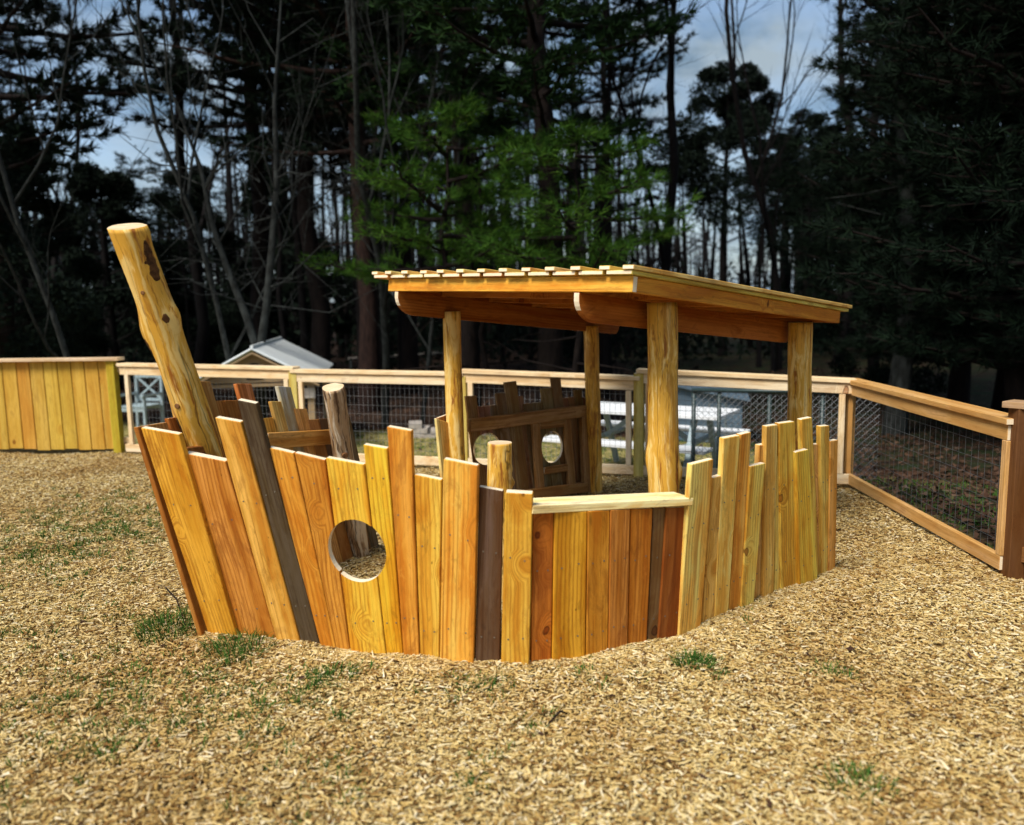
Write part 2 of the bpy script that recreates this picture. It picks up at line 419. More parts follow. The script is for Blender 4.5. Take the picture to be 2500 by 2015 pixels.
def build_ground():
    xs = np.concatenate([np.linspace(-420, -30, 16), np.linspace(-28, -8, 21), np.linspace(-7.6, 7.6, 153), np.linspace(8, 28, 21), np.linspace(30, 420, 16)])
    ys = np.concatenate([np.linspace(-300, -12, 12), np.linspace(-10, 0.5, 12), np.linspace(0.7, 12, 114), np.linspace(12.5, 50, 60), np.linspace(55, 600, 20)])
    X, Y = np.meshgrid(xs, ys); Z = gz(X, Y)
    V = np.stack([X, Y, Z], -1).reshape(-1, 3); w = len(xs)
    F = [(j * w + i, j * w + i + 1, (j + 1) * w + i + 1, (j + 1) * w + i) for j in range(len(ys) - 1) for i in range(w - 1)]
    me = bpy.data.meshes.new('ground'); me.from_pydata(V.tolist(), [], F)
    me.polygons.foreach_set('use_smooth', [True] * len(F))
    N = NT('mulch_and_leaf_litter', 0.9, 0.1)
    tcn = N.n('ShaderNodeTexCoord'); p = tcn.outputs['Object']
    wrp = N.vadd(p, N.vmul(N.n('ShaderNodeTexNoise', i_Vector=p, i_Scale=9.0, i_Detail=2.0).outputs[1], (0.16, 0.16, 0.0)))
    def chips(rot, sc_):
        mpn = N.n('ShaderNodeMapping', i_Vector=wrp); mpn.inputs['Rotation'].default_value = (0, 0, rot); mpn.inputs['Scale'].default_value = sc_
        vo = N.n('ShaderNodeTexVoronoi', feature='F1', i_Vector=mpn.outputs[0], i_Scale=1.0); return vo
    v1 = chips(0.4, (26, 80, 1)); v2 = chips(1.7, (24, 72, 1))
    s1 = N.n('ShaderNodeSeparateColor', i_0=v1.outputs['Color']).outputs[0]
    s2 = N.n('ShaderNodeSeparateColor', i_0=v2.outputs['Color']).outputs[1]
    sel = N.math('GREATER_THAN', s2, 0.5)
    val = N.mix(sel, v1.outputs['Color'], v2.outputs['Color'])
    vv = N.n('ShaderNodeSeparateColor', i_0=val).outputs[2]
    mulch = N.ramp(vv, [(0.0, (0.05, 0.028, 0.010)), (0.4, (0.16, 0.095, 0.03)), (0.75, (0.34, 0.23, 0.085)), (1.0, (0.52, 0.38, 0.17))])
    big = N.noise(p, 0.9, 4)
    mulch = N.mix(N.ramp(big, [(0.4, 0.0), (0.7, 0.35)]), mulch, (0.16, 0.10, 0.035))
    # leaf litter beyond the fences
    lv = N.n('ShaderNodeTexVoronoi', feature='F1', i_Vector=wrp, i_Scale=14.0)
    lvv = N.n('ShaderNodeSeparateColor', i_0=lv.outputs['Color']).outputs[0]
    litter = N.ramp(lvv, [(0.0, (0.010, 0.006, 0.004)), (0.6, (0.030, 0.016, 0.010)), (0.93, (0.055, 0.032, 0.020)), (1.0, (0.12, 0.09, 0.07))])
    straw = N.ramp(N.noise(N.vmul(wrp, (14, 50, 1)), 1.0, 3), [(0.36, (0.07, 0.10, 0.02)), (0.5, (0.28, 0.23, 0.075)), (0.64, (0.50, 0.40, 0.18))])
    sx = N.n('ShaderNodeSeparateXYZ', i_0=p)
    def sdist(o, n):
        return N.math('ADD', N.math('MULTIPLY', N.math('SUBTRACT', sx.outputs[0], o.x), n.x),
                      N.math('MULTIPLY', N.math('SUBTRACT', sx.outputs[1], o.y), n.y))
    sb = sdist(FA, fn); sr = sdist(FB, rn)
    edge = N.math('MULTIPLY', N.math('SUBTRACT', N.noise(p, 1.6, 4), 0.5), 1.6)
    fb1 = N.ramp(N.math('ADD', N.math('ADD', sb, edge), -0.2), [(0.0, 0.0), (0.4, 1.0)])
    fb2 = N.ramp(N.math('ADD', N.math('MULTIPLY', N.math('ADD', sb, edge), 0.4), -1.7), [(0.0, 0.0), (0.3, 1.0)])
    fr1 = N.ramp(N.math('ADD', sr, 0.0), [(0.05, 0.0), (0.3, 1.0)])
    c = N.mix(fb1, mulch, straw); c = N.mix(fb2, c, litter); c = N.mix(fr1, c, N.mix(N.ramp(N.noise(p, 2.2, 4), [(0.4, 0.0), (0.6, 0.85)]), litter, (0.018, 0.030, 0.010)))
    N.base(c)
    N.bump(N.math('SUBTRACT', 1.0, v1.outputs['Distance']), 0.6, 0.012)
    o = link('ground', me, N.m); tag(o, kind='structure'); return o
build_ground()

# ------------------------------------------------------------------ play boat: hull
boat = empty('play_boat', gnd(1250, 1480), 'wooden play boat built of upright orange and brown planks on mulch', 'play boat')
rng = random.Random(11)
def side_plane(pa, pb, flare, outward):
    d = (pb - pa); d.z = 0; d.normalize()
    n = Vector((d.y, -d.x, 0))
    if n.dot(outward) < 0: n = -n
    n2 = (n * math.cos(flare) - Vector((0, 0, 1)) * math.sin(flare)).normalized()   # outward normal, plane leaning outward at top
    return pa, n2
G = lambda x, y: gnd(x, y, 0.0)
tocam = Vector((0, -1, 0))
BOW, K1, K1b, K2, K2b, K3, STERN = G(505, 1553), G(785, 1592), G(1160, 1630), G(1297, 1634), G(1440, 1608), G(1655, 1549), G(2040, 1394)
S1 = side_plane(BOW, K1, R(9), tocam)
S2 = side_plane(K1, K1b, R(7), tocam)
S2b = side_plane(K1b, K2, R(6), tocam)
S3a = side_plane(K2, K2b, R(5), tocam)
S3 = side_plane(K2b, K3, R(5), tocam)
S4 = side_plane(K3, STERN, R(6), tocam)
cutA = cyl_cutter(onpl(871, 1345, *S2), S2[1], Vector((0, 0, 1)), 0.140, 0.150)
near = [  # segment, TL, TR, BR, BL (photo px), sRGB colour, thickness, proud offset
 (S1, (342,1045),(437,1061),(580,1559),(508,1551), (192,128,32), .03, .010),
 (S1, (447,1107),(551,1127),(679,1575),(570,1559), (172,100,40), .038, -.012),
 (S1, (523,1020),(588,1031),(737,1580),(677,1577), (196,146,62), .03, .0),
 (S1, (577,977),(625,986),(786,1587),(737,1580), (76,56,40), .03, -.006),
 (S2, (652,1093),(717,1107),(824,1596),(784,1588), (208,132,52), .03, .003),
 (S2, (717,1106),(794,1124),(857,1604),(822,1596), (190,112,40), .03, .0),
 (S2, (794,1118),(890,1135),(945,1615),(856,1602), (222,158,44), .03, .004),
 (S2, (885,1086),(946,1096),(986,1618),(944,1614), (222,156,34), .03, -.002),
 (S2, (943,1042),(1005,1053),(1025,1624),(985,1617), (198,130,50), .03, .003),
 (S2, (1010,1159),(1079,1173),(1072,1628),(1025,1623), (220,152,56), .03, -.004),
 (S2, (1081,1121),(1168,1138),(1157,1630),(1072,1627), (222,158,66), .03, .006),
 (S2b, (1168,1189),(1230,1200),(1221,1633),(1158,1630), (92,68,54), .03, -.004),
 (S2b, (1232,1203),(1302,1207),(1293,1637),(1221,1635), (210,150,62), .045, .016),
 (S3a, (1300,1254),(1353,1252),(1347,1627),(1295,1635), (172,92,32), .03, .0),
 (S3a, (1353,1252),(1435,1249),(1430,1610),(1347,1627), (204,130,28), .03, .006),
 (S3, (1435,1249),(1490,1246),(1485,1596),(1430,1610), (198,120,32), .03, .001),
 (S3, (1490,1246),(1540,1244),(1533,1583),(1485,1596), (174,98,38), .03, .005),
 (S3, (1540,1244),(1595,1242),(1580,1570),(1533,1583), (178,98,30), .03, .0),
 (S3, (1595,1242),(1627,1241),(1606,1563),(1580,1570), (124,86,58), .03, -.008),
 (S3, (1627,1241),(1690,1238),(1660,1549),(1606,1563), (142,80,32), .03, .002),
 (S4, (1688,1135),(1743,1121),(1712,1533),(1657,1549), (230,184,104), .03, .012),
 (S4, (1741,1168),(1770,1159),(1744,1521),(1712,1533), (206,148,80), .03, .0),
 (S4, (1767,1071),(1808,1063),(1778,1510),(1744,1521), (238,198,122), .03, .006),
 (S4, (1808,1062),(1835,1055),(1808,1500),(1778,1510), (206,148,66), .03, .002),
 (S4, (1831,1140),(1870,1131),(1840,1490),(1808,1500), (228,176,86), .03, .012),
 (S4, (1854,1088),(1876,1084),(1865,1480),(1838,1490), (202,160,104), .03, -.02),
 (S4, (1871,1042),(1900,1037),(1889,1466),(1863,1477), (220,190,124), .03, .0),
 (S4, (1896,1115),(1911,1113),(1907,1456),(1889,1466), (214,168,88), .03, -.006),
 (S4, (1902,1035),(1941,1029),(1951,1436),(1907,1456), (224,168,76), .03, .004),
 (S4, (1957,1025),(1984,1019),(2002,1411),(1965,1428), (240,196,106), .03, -.008),
 (S4, (1944,1105),(1975,1097),(1997,1412),(1952,1434), (226,172,66), .03, .024),
 (S4, (1986,1087),(2008,1083),(2011,1406),(1999,1412), (192,144,86), .03, -.018),
 (S4, (2003,1042),(2026,1039),(2024,1401),(2006,1407), (218,180,102), .03, .0),
 (S4, (2027,1078),(2047,1074),(2040,1394),(2022,1402), (192,124,64), .03, .006),
]
_sb = MB(); _sb.tube([Vector((0, .004, 0)), Vector((0, -.0015, 0))], [.0042, .0038], 8, True); SCREW = _sb.mesh('screw')
SCREW.materials.append(make_plain('screw_head', (.10, .08, .06), (.22, .19, .15), 90, .45, .5, 0))
for i, (S, tl, tr, br, bl, col, t, off) in enumerate(near):
    p0 = S[0] + S[1] * off; n = S[1]
    c = [onpl(*bl, p0, n), onpl(*br, p0, n), onpl(*tr, p0, n), onpl(*tl, p0, n)]
    # run the foot into the mulch
    for a, b in ((0, 3), (1, 2)):
        d = (c[a] - c[b]).normalized(); c[a] = c[a] + d * max(0.0, (c[a].z + 0.04) / max(0.2, -d.z))
    cu = (cutA,) if i in (4, 5, 6, 7) else ()
    if sum(col) > 270: col = tuple(.72 * a_ + .28 * b_ for a_, b_ in zip(col, (212, 146, 54)))
    pk = plank3('plank', c, -n, t, tuple(v * rng.uniform(.93, 1.05) for v in lin(col)), boat, cutters=cu)
    xs_ = [v.co.x for v in pk.data.vertices]; zt2 = max(v.co.z for v in pk.data.vertices)
    Mi = pk.matrix_basis.inverted() @ Matrix.Translation(-boat.location)
    b0_, b1_, t1_, t0_ = [Mi @ q for q in c]
    for zf in (.22, .66):
        for xf in ((.25, .75) if (b1_ - b0_).length > .07 else (.5,)):
            zz = zt2 * (zf + rng.uniform(-.012, .012)); k_ = zz / zt2
            xl = b0_.x + (t0_.x - b0_.x) * k_; xr = b1_.x + (t1_.x - b1_.x) * k_
            if i in (4, 5, 6, 7) and zf > .5: zz = zt2 * .86
            so = bpy.data.objects.new('screw', SCREW); so.parent = pk; so.location = (xl + (xr - xl) * xf, 0, zz); COL.objects.link(so)
# cap rail over the low planks
cl, crr = onpl(1302, 1252, S3a[0] + S3a[1] * .03, S3a[1]), onpl(1694, 1231, S3[0] + S3[1] * .03, S3[1])
inn = Vector((S3[1].x, S3[1].y, 0)).normalized() * -1
bar('cap_rail', cl + inn * .075 + Vector((0, 0, .012)), crr + inn * .075 + Vector((0, 0, .012)), .15, .036, Vector((0, 0, 1)), lin((250, 226, 184)), boat)
# inner stringers that the planks are nailed to
def stringer(S, a, b, off=.05, h=.085, name='rail', col=(150, 92, 40)):
    p0 = S[0] - S[1] * off
    bar(name, onpl(*a, p0, S[1]), onpl(*b, p0, S[1]), .036, h, Vector((0, 0, 1)), lin(col), boat)
stringer(S1, (470, 1200), (660, 1235)); stringer(S2, (955, 1240), (1150, 1262)); stringer(S2, (670, 1530), (1150, 1560))
stringer(S3, (1450, 1290), (1680, 1272)); stringer(S4, (1690, 1230), (2035, 1170)); stringer(S4, (1680, 1450), (2030, 1330))

# far side of the bow, seen from inside
FARP = G(905, 1346)
S5 = side_plane(BOW, FARP, R(8), Vector((-1, .3, 0)))
far = [  # TL, TR, colour, depth of foot
 ((334,1043),(409,1030),(170,112,56), .0),
 ((409,1022),(470,1012),(150,84,34), .012),
 ((462,931),(489,931),(150,100,58), -.012),
 ((489,931),(516,932),(160,112,64), -.006),
 ((516,979),(550,978),(150,92,40), .004),
 ((548,978),(584,977),(140,84,36), .0),
 ((577,937),(615,937),(184,110,66), .012),
 ((612,1018),(640,1020),(190,128,50), .004),
 ((636,1022),(668,1019),(206,142,60), .012),
 ((662,980),(688,980),(206,166,104), .0),
 ((678,943),(711,945),(168,152,136), .014),
 ((719,998),(750,998),(196,138,78), .004),
 ((751,1025),(780,1023),(158,104,56), .0),
 ((778,1023),(806,1021),(92,62,42), .008),
 ((806,1018),(832,1016),(120,82,50), .004),
 ((838,1016),(855,1016),(104,84,62), .0),
]
for tl, tr, col, off in far:
    p0 = S5[0] + S5[1] * off; n = S5[1]
    T0, T1 = onpl(*tl, p0, n), onpl(*tr, p0, n)
    lean = Vector((FARP.x - BOW.x, FARP.y - BOW.y, 0)).normalized()
    # feet: follow the plane down, fanned slightly towards the middle
    down = (Vector((0, 0, -1)) + n * n.z * 1.0); down = down.normalized()
    f = lambda T, k: T + (down + lean * k).normalized() * ((T.z + .04) / -(down + lean * k).normalized().z)
    kk = 0.22 - 0.12 * ((T0 - BOW).length / 1.8)
    plank3('plank', [f(T0, kk), f(T1, kk), T1, T0], n, .028, lin(col), boat)
stringer(S5, (649, 1077), (806, 1067), .04, .09, col=(196, 136, 72))
stringer(S5, (420, 1120), (560, 1100), .04, .09, col=(150, 92, 44))

# ------------------------------------------------------------------ cabin shelter
YB, YA, YC = 4.06, 5.6, 5.6
cabin = empty('cabin_shelter', gnd(1600, 1420), 'open wooden cabin shelter on four peeled log posts over the play boat', 'shelter')
rB, rA, rC = atY(1543, 714, YB), atY(947, 711, YA), atY(2036, 789, YC)
ru = (rA - rB); LU = ru.length; ru.normalize()
rv = (rC - rB); LV = rv.length; rv = (rv - ru * rv.dot(ru)).normalized()
rw = rv.cross(ru); rw = rw if rw.z > 0 else -rw
def RP(u, v, w): return rB + ru * u + rv * v + rw * w
FH = 0.082
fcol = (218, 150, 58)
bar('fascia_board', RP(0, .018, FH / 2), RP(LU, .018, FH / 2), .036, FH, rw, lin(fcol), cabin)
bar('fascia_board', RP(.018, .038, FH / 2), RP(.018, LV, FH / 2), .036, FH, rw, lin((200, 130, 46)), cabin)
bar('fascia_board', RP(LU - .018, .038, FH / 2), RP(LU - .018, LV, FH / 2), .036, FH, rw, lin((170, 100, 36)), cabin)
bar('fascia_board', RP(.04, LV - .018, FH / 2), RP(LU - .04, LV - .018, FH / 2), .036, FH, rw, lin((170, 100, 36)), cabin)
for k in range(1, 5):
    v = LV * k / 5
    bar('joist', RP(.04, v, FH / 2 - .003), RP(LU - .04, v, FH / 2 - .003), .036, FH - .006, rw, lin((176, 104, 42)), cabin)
# roof boards with battens over the gaps
BDS = []; NBD = 12; pitch = (LU + .16) / NBD
for k in range(NBD):
    u = -.03 + pitch * (k + .5)
    bd = bar('roof_board', RP(u, -.03 - rng.uniform(0, .012), FH + .0125), RP(u, LV + .09 + rng.uniform(-.02, .02), FH + .0125), pitch - .024, .022, rw,
        lin((214 + rng.randint(-14, 10), 166 + rng.randint(-14, 14), 92)), cabin)
    BDS.append(bd)
for k in range(NBD + 1):
    u = -.03 + pitch * k + (.03 if k == 0 else -.012 if k == NBD else 0)
    bt = bar('roof_batten', RP(u, -.035 - rng.uniform(0, .015), FH + .036), RP(u, LV + .09 + rng.uniform(-.02, .02), FH + .036), .072, .022, rw,
        lin((222 + rng.randint(-12, 8), 176 + rng.randint(-14, 12), 104)), cabin)
    ml = bt.matrix_basis.copy(); bt.parent = BDS[min(k, NBD - 1)]; bt.matrix_basis = BDS[min(k, NBD - 1)].matrix_basis.inverted() @ ml
# beams with rounded ends, under the joists
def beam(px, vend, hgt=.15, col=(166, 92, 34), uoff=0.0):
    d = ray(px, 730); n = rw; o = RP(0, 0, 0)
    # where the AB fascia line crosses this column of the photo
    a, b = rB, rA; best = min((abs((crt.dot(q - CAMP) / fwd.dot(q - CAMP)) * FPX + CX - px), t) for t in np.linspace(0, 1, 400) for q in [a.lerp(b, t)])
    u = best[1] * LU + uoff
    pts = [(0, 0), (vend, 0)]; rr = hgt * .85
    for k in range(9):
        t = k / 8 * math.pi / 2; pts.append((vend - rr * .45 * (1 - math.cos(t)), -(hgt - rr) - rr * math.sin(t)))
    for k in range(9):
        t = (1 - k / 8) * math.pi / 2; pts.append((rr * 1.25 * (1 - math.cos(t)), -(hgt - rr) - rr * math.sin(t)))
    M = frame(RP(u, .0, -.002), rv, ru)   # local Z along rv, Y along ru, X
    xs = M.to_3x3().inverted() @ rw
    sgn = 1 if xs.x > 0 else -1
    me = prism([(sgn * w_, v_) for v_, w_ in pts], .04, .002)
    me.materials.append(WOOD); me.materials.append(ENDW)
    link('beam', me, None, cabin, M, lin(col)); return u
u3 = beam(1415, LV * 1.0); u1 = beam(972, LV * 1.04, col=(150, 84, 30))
def zroof(x, y):   # underside of the joists above a ground point
    return rB.z + ((-(x - rB.x) * rw.x - (y - rB.y) * rw.y) / rw.z)
posts = [  # px at mid height, photo y, depth, radius bottom/top
 ('p3', 1620, 980, 4.62, .089, .084, 31, [(345, .42, .022, 13, .035), (185, .47, .02, 16, .05), (200, .9, .008, 25, .05)], LOGY),
 ('p4', 1955, 900, 5.72, .084, .080, 32, [(260, .8, .006, 20, .04)], LOGY),
 ('p1', 1110, 950, 5.82, .064, .062, 33, [(250, .75, .006, 14, .03)], LOGY),
 ('p2', 1448, 1000, 6.82, .064, .060, 34, [], LOGY)]
POST = {}
for nm, px, py, Y, rb, rt, sd, bumps, mt in posts:
    q = atY(px, py, Y); POST[nm] = q
    zt = zroof(q.x, q.y) - (.10 if nm in ('p1', 'p2') else .005)
    make_log('post', Vector((q.x + .012, q.y, -.06)), Vector((q.x - .012, q.y, zt)), rb, rt, (mt, LOGEND), cabin, bumps, sd, .05)

# back panel of the cabin, between the two rear posts, with oval ports
def gxy(q): return Vector((q.x, q.y, 0))
S6 = side_plane(gxy(POST['p1']) + Vector((-.02, .06, 0)), gxy(POST['p2']) + Vector((0, .06, 0)), R(4), Vector((-.5, 1, 0)))
Z3 = lambda x, y: (1050 + x / 4.308, 900 + y / 4.308)
cutB = cyl_cutter(onpl(*Z3(1277, 825), *S6), S6[1], Vector((0, 0, 1)), .112, .130)
cutC = cyl_cutter(onpl(*Z3(600, 845), *S6), S6[1], Vector((0, 0, 1)), .135, .122)
back = [((370,290),(492,285),0),((498,400),(632,390),1),((630,388),(722,380),0),((690,262),(797,250),1),((780,147),(912,130),2),
        ((915,290),(982,288),0),((982,372),(1082,362),1),((1080,362),(1182,350),0),((1165,212),(1282,198),1),((1270,97),(1376,92),2),
        ((1378,312),(1455,304),0),((1452,304),(1530,297),1),((1515,227),(1600,220),2),((1598,306),(1690,298),0)]
for k, (tl, tr, lay) in enumerate(back):
    p0 = S6[0] - S6[1] * (.008 * lay); n = S6[1]
    T0, T1 = onpl(*Z3(*tl), p0, n), onpl(*Z3(*tr), p0, n)
    w = (T1 - T0).normalized()
    dn = (Vector((0, 0, -1)) + n * n.z); dn = (dn.normalized() + w * .075).normalized()
    f = lambda T: T + dn * ((T.z + .04) / -dn.z)
    plank3('plank', [f(T0), f(T1), T1, T0], n, .02, tuple(v * rng.uniform(.8, 1.15) for v in lin((118, 88, 58))), boat, cutters=(cutB, cutC))
def on6(x, y, off): return onpl(*Z3(x, y), S6[0] - S6[1] * off, S6[1])
bcol = lin((140, 98, 58))
bar('rail', on6(408, 602, .055), on6(1625, 445, .055), .05, .095, Vector((0, 0, 1)), bcol, boat, (WOOD, WOOD))
bar('rail', on6(700, 1375, .055), on6(1640, 1245, .055), .05, .08, Vector((0, 0, 1)), bcol, boat)
bar('frame_board', on6(1105, 565, .035), on6(1155, 1280, .035), .085, .028, S6[1], bcol, boat)
bar('frame_board', on6(1435, 520, .035), on6(1485, 1240, .035), .085, .028, S6[1], bcol, boat)
bar('frame_board', on6(1150, 600, .036), on6(1398, 575, .036), .06, .028, S6[1], bcol, boat)
bar('frame_board', on6(1196, 1075, .036), on6(1440, 1040, .036), .06, .028, S6[1], bcol, boat)
bar('frame_board', on6(1612, 400, .05), on6(1645, 1300, .05), .09, .04, S6[1], bcol, boat)
# short return at the left of the panel
e0, e1, e2, e3 = atY(1081, 1200, 5.72), atY(1106, 1206, 5.80), atY(1101, 1033, 5.80), atY(1064, 1022, 5.70)
nn = (e1 - e0).cross(e3 - e0).normalized(); nn = nn if nn.y > 0 else -nn
dz = (e0 - e3).normalized()
plank3('plank', [e3 + dz * ((e3.z + .04) / -dz.z), e2 + dz * ((e2.z + .04) / -dz.z), e2, e3], nn, .026, lin((226, 176, 108)), boat)
g0, g1 = e3 + Vector((.01, .03, 0)), e3 + Vector((.16, .42, -.0))
for t in (0, 1):
    a, b = g0.lerp(g1, t / 2), g0.lerp(g1, (t + 1) / 2)
    plank3('plank', [Vector((a.x + .03, a.y, -.04)), Vector((b.x + .03, b.y, -.04)), b, a], Vector((-1, .3, 0)), .024, lin((150, 100, 56)), boat)

# ------------------------------------------------------------------ single logs
mast = make_log('leaning_log', gnd(622, 1484, -.06), atY(309, 553, 3.78), .090, .078, (LOGY, LOGEND), None,
         [(0, .985, .012, 35, .02), (350, .80, .022, 22, .03), (190, .77, .026, 30, .045), (200, .55, .008, 25, .04), (180, .38, .006, 25, .06), (340, .40, .010, 10, .015)],
         5, .085, (.0, .0), (.012, 0), 48, 110)
tag(mast, 'tall peeled yellow log leaning out over the bow of the play boat', 'log')
MM = mast.matrix_world
# flatten the cut top to level and give the log its knot stubs
inv = MM.inverted(); upl = (inv.to_3x3() @ Vector((0, -.30, 1))).normalized()
top_l = inv @ atY(309, 553, 3.78)
for v in mast.data.vertices:
    if v.co.z > top_l.z - .02:
        v.co.z -= (upl.x * (v.co.x - top_l.x) + upl.y * (v.co.y - top_l.y)) / upl.z
def knot(parent, M, ang, h, r_at, rad, length=.02, dark=(.07, .03, .012)):
    me_b = MB(); a = R(ang)
    d = Vector((math.cos(a), math.sin(a), .15)).normalized(); c = Vector((math.cos(a) * r_at, math.sin(a) * r_at, h))
    me_b.tube([c - d * .02, c + d * length * .6, c + d * length], [rad * 1.25, rad * 1.05, rad * .8], 12, True)
    o = bpy.data.objects.new('knot_stub', me_b.mesh('knot_stub', False)); o.data.materials.append(KNOTM); o.parent = parent; COL.objects.link(o)
KNOTM = make_plain('knot_wood', (.30, .14, .05), (.10, .04, .015), 60, .7, .2, .3)
DARKK = make_plain('bark_scar', (.05, .022, .01), (.16, .07, .025), 40, .8, .1, .5)
def scar(parent, ang, h, wdt, hgt, lift=.002):
    me = parent.data; mb = MB(); NX, NZ = 9, 13
    from mathutils.bvhtree import BVHTree
    tree_ = BVHTree.FromPolygons([v.co for v in me.vertices], [p.vertices[:] for p in me.polygons])
    for iz in range(NZ):
        w_ = math.sin(math.pi * (.06 + .88 * (iz / (NZ - 1)) ** .75)); zz = h + hgt * (iz / (NZ - 1) - .5)
        for ix in range(NX):
            a = R(ang + wdt * w_ * (ix / (NX - 1) - .5) * (1 + .7 * mnoise.noise((zz * 45, ix * .3, ang)))); d = Vector((math.cos(a), math.sin(a), 0))
            hit = tree_.ray_cast(d * .4 + Vector((0, 0, zz)), -d, .5)[0] or d * .08 + Vector((0, 0, zz))
            edge = min(ix, NX - 1 - ix, iz, NZ - 1 - iz)
            mb.v.append(hit + d * (lift if edge else -.003))
    mb.f = [(j * NX + i, j * NX + i + 1, (j + 1) * NX + i + 1, (j + 1) * NX + i) for j in range(NZ - 1) for i in range(NX - 1)]; mb.mi = [0] * len(mb.f)
    o = bpy.data.objects.new('bark_scar', mb.mesh('bark_scar', True)); o.data.materials.append(DARKK); o.parent = parent; COL.objects.link(o)
Lm = (atY(309, 553, 3.78) - gnd(622, 1484, -.06)).length
knot(mast, MM, 300, Lm * .40, .086, .017, .014)
scar(mast, 336, Lm * .925, 52, .21); scar(mast, 318, Lm * .80, 26, .05); scar(mast, 205, Lm * .74, 20, .09); scar(mast, 240, Lm * .545, 18, .12)
knot(mast, MM, 275, Lm * .865, .078, .009, .004); knot(mast, MM, 285, Lm * .46, .084, .010, .004)
knot(mast, MM, 262, Lm * .60, .082, .012, .003)

stump = make_log('short_log_post', atY(1222, 1400, 4.35) * 1.0, atY(1219, 1081, 4.35), .070, .066, (LOGY, LOGEND), None,
         [(0, .70, .018, 18, .035), (350, .42, .024, 24, .06), (185, .47, .018, 40, .08), (0, .80, .006, 15, .03)], 9, .06, (0, 0), (0, 0), 36, 60)
tag(stump, 'short thick peeled log post with knots, inside the boat behind the dark plank', 'log')
def reground(o, z=-.06):
    M = o.matrix_world; dzl = (M.inverted() @ Vector((M.translation.x, M.translation.y, z))).z
    for v in o.data.vertices:
        if v.co.z < .02: v.co.z += dzl
reground(stump)
Ls = (atY(1219, 1081, 4.35) - atY(1222, 1400, 4.35)).length
knot(stump, stump.matrix_world, 325, Ls * .44, .078, .018, .012)

wpost = make_log('weathered_log_post', gnd(880, 1372, -.05), atY(812, 945, 4.78), .062, .060, (LOGG, LOGEND), None,
         [(20, .96, .008, 30, .03), (270, .62, .010, 12, .02)], 14, .11, (0, 0), (0, 0), 40, 70)
tag(wpost, 'grey weathered log post leaning beside the far bow planks', 'log')
Lw = (atY(812, 945, 4.78) - gnd(880, 1372, -.05)).length
knot(wpost, wpost.matrix_world, 292, Lw * .66, .062, .018, .010)

for c_ in (cutA, cutB, cutC): bpy.data.objects.remove(c_, do_unlink=True)

# ------------------------------------------------------------------ fences
fp0, fpn = FA.copy(), fn.copy()
rp0, rpn = FB.copy(), rn.copy()
UP = Vector((0, 0, 1))
PINE = (246, 218, 172); OLIVE = (206, 184, 96)
def wire_grid(a0, a1, b0, b1, parent, nrm, sx=.05, sz=.085, r=.0016, wm=None):
    """a0->a1 bottom line, b0->b1 top line"""
    mb = MB(); L = (a1 - a0).length; nx = max(2, int(L / sx)); H = ((b0 - a0).length + (b1 - a1).length) / 2; nz = max(2, int(H / sz))
    for i in range(nx + 1):
        t = i / nx; mb.tube([a0.lerp(a1, t) + nrm * .003, b0.lerp(b1, t) + nrm * .003], [r, r], 3)
    for j in range(nz + 1):
        t = j / nz; mb.tube([a0.lerp(b0, t), a1.lerp(b1, t)], [r * 1.2, r * 1.2], 3)
    o = parent.location
    for v in mb.v: v -= o
    ob = bpy.data.objects.new('wire_mesh', mb.mesh('wire_mesh')); ob.data.materials.append(wm or WIRE); ob.parent = parent
    ob['kind'] = 'stuff'; COL.objects.link(ob)
def wire_bay(topL, topR, p0, n, label, postL=True, postR=True, colr=PINE, pc=OLIVE, zb=.035, wk=None):
    TL, TR = onpl(*topL, p0, n), onpl(*topR, p0, n)
    d = (TR - TL); d.z = 0; d.normalize(); inw = -n
    e = empty('wire_fence', Vector(((TL.x + TR.x) / 2, (TL.y + TR.y) / 2, 0)), label, 'fence')
    c = lin(colr)
    bar('cap_board', TL - d * .02 + inw * .02 - UP * .018, TR + d * .02 + inw * .02 - UP * .018, .14, .036, UP, c, e, (FWOOD, ENDW))
    t0, t1 = TL - UP * .083, TR - UP * .083
    bar('top_rail', t0 + inw * .05, t1 + inw * .05, .038, .089, UP, c, e, (FWOOD, ENDW))
    b0, b1 = Vector((TL.x, TL.y, zb + .045)), Vector((TR.x, TR.y, zb + .045))
    bar('bottom_rail', b0 + inw * .05, b1 + inw * .05, .038, .085, UP, c, e, (FWOOD, ENDW))
    for q0, q1, s, so in ((b0, t0, 1, .085), (b1, t1, -1, .085 if n is fpn else .02)):
        bar('stile', q0 + inw * .052 + d * s * so + UP * .044, q1 + inw * .052 + d * s * so - UP * .046, .05, .038, inw, c, e, (FWOOD, ENDW))
    for do, q, tt in ((postL, b0, TL), (postR, b1, TR)):
        if do: bar('post', Vector((q.x, q.y, -.1)) + inw * .03, tt - UP * .04 + inw * .03, .09, .09, inw, lin(pc), e, (FWOOD, ENDW))
    wire_grid(b0 + d * .06 + inw * .026, b1 - d * .06 + inw * .026, t0 + d * .06 + inw * .026, t1 - d * .06 + inw * .026, e, n, **(wk or {}))
    return e
wire_bay((301, 886), (722, 895), fp0, fpn, 'wire mesh fence bay behind the leaning log, next to the solid board fence', False, True)
wire_bay((722, 901), (1132, 908), fp0, fpn, 'wire mesh fence bay behind the grey weathered log post', False, True)
wire_bay((1132, 901), (1560, 918), fp0, fpn, 'wire mesh fence bay behind the cabin back panel with oval ports', False, False)
wire_bay((1562, 900), (2083, 924), fp0, fpn, 'wire mesh fence bay in front of the chain-link, behind the front cabin post', True, False)
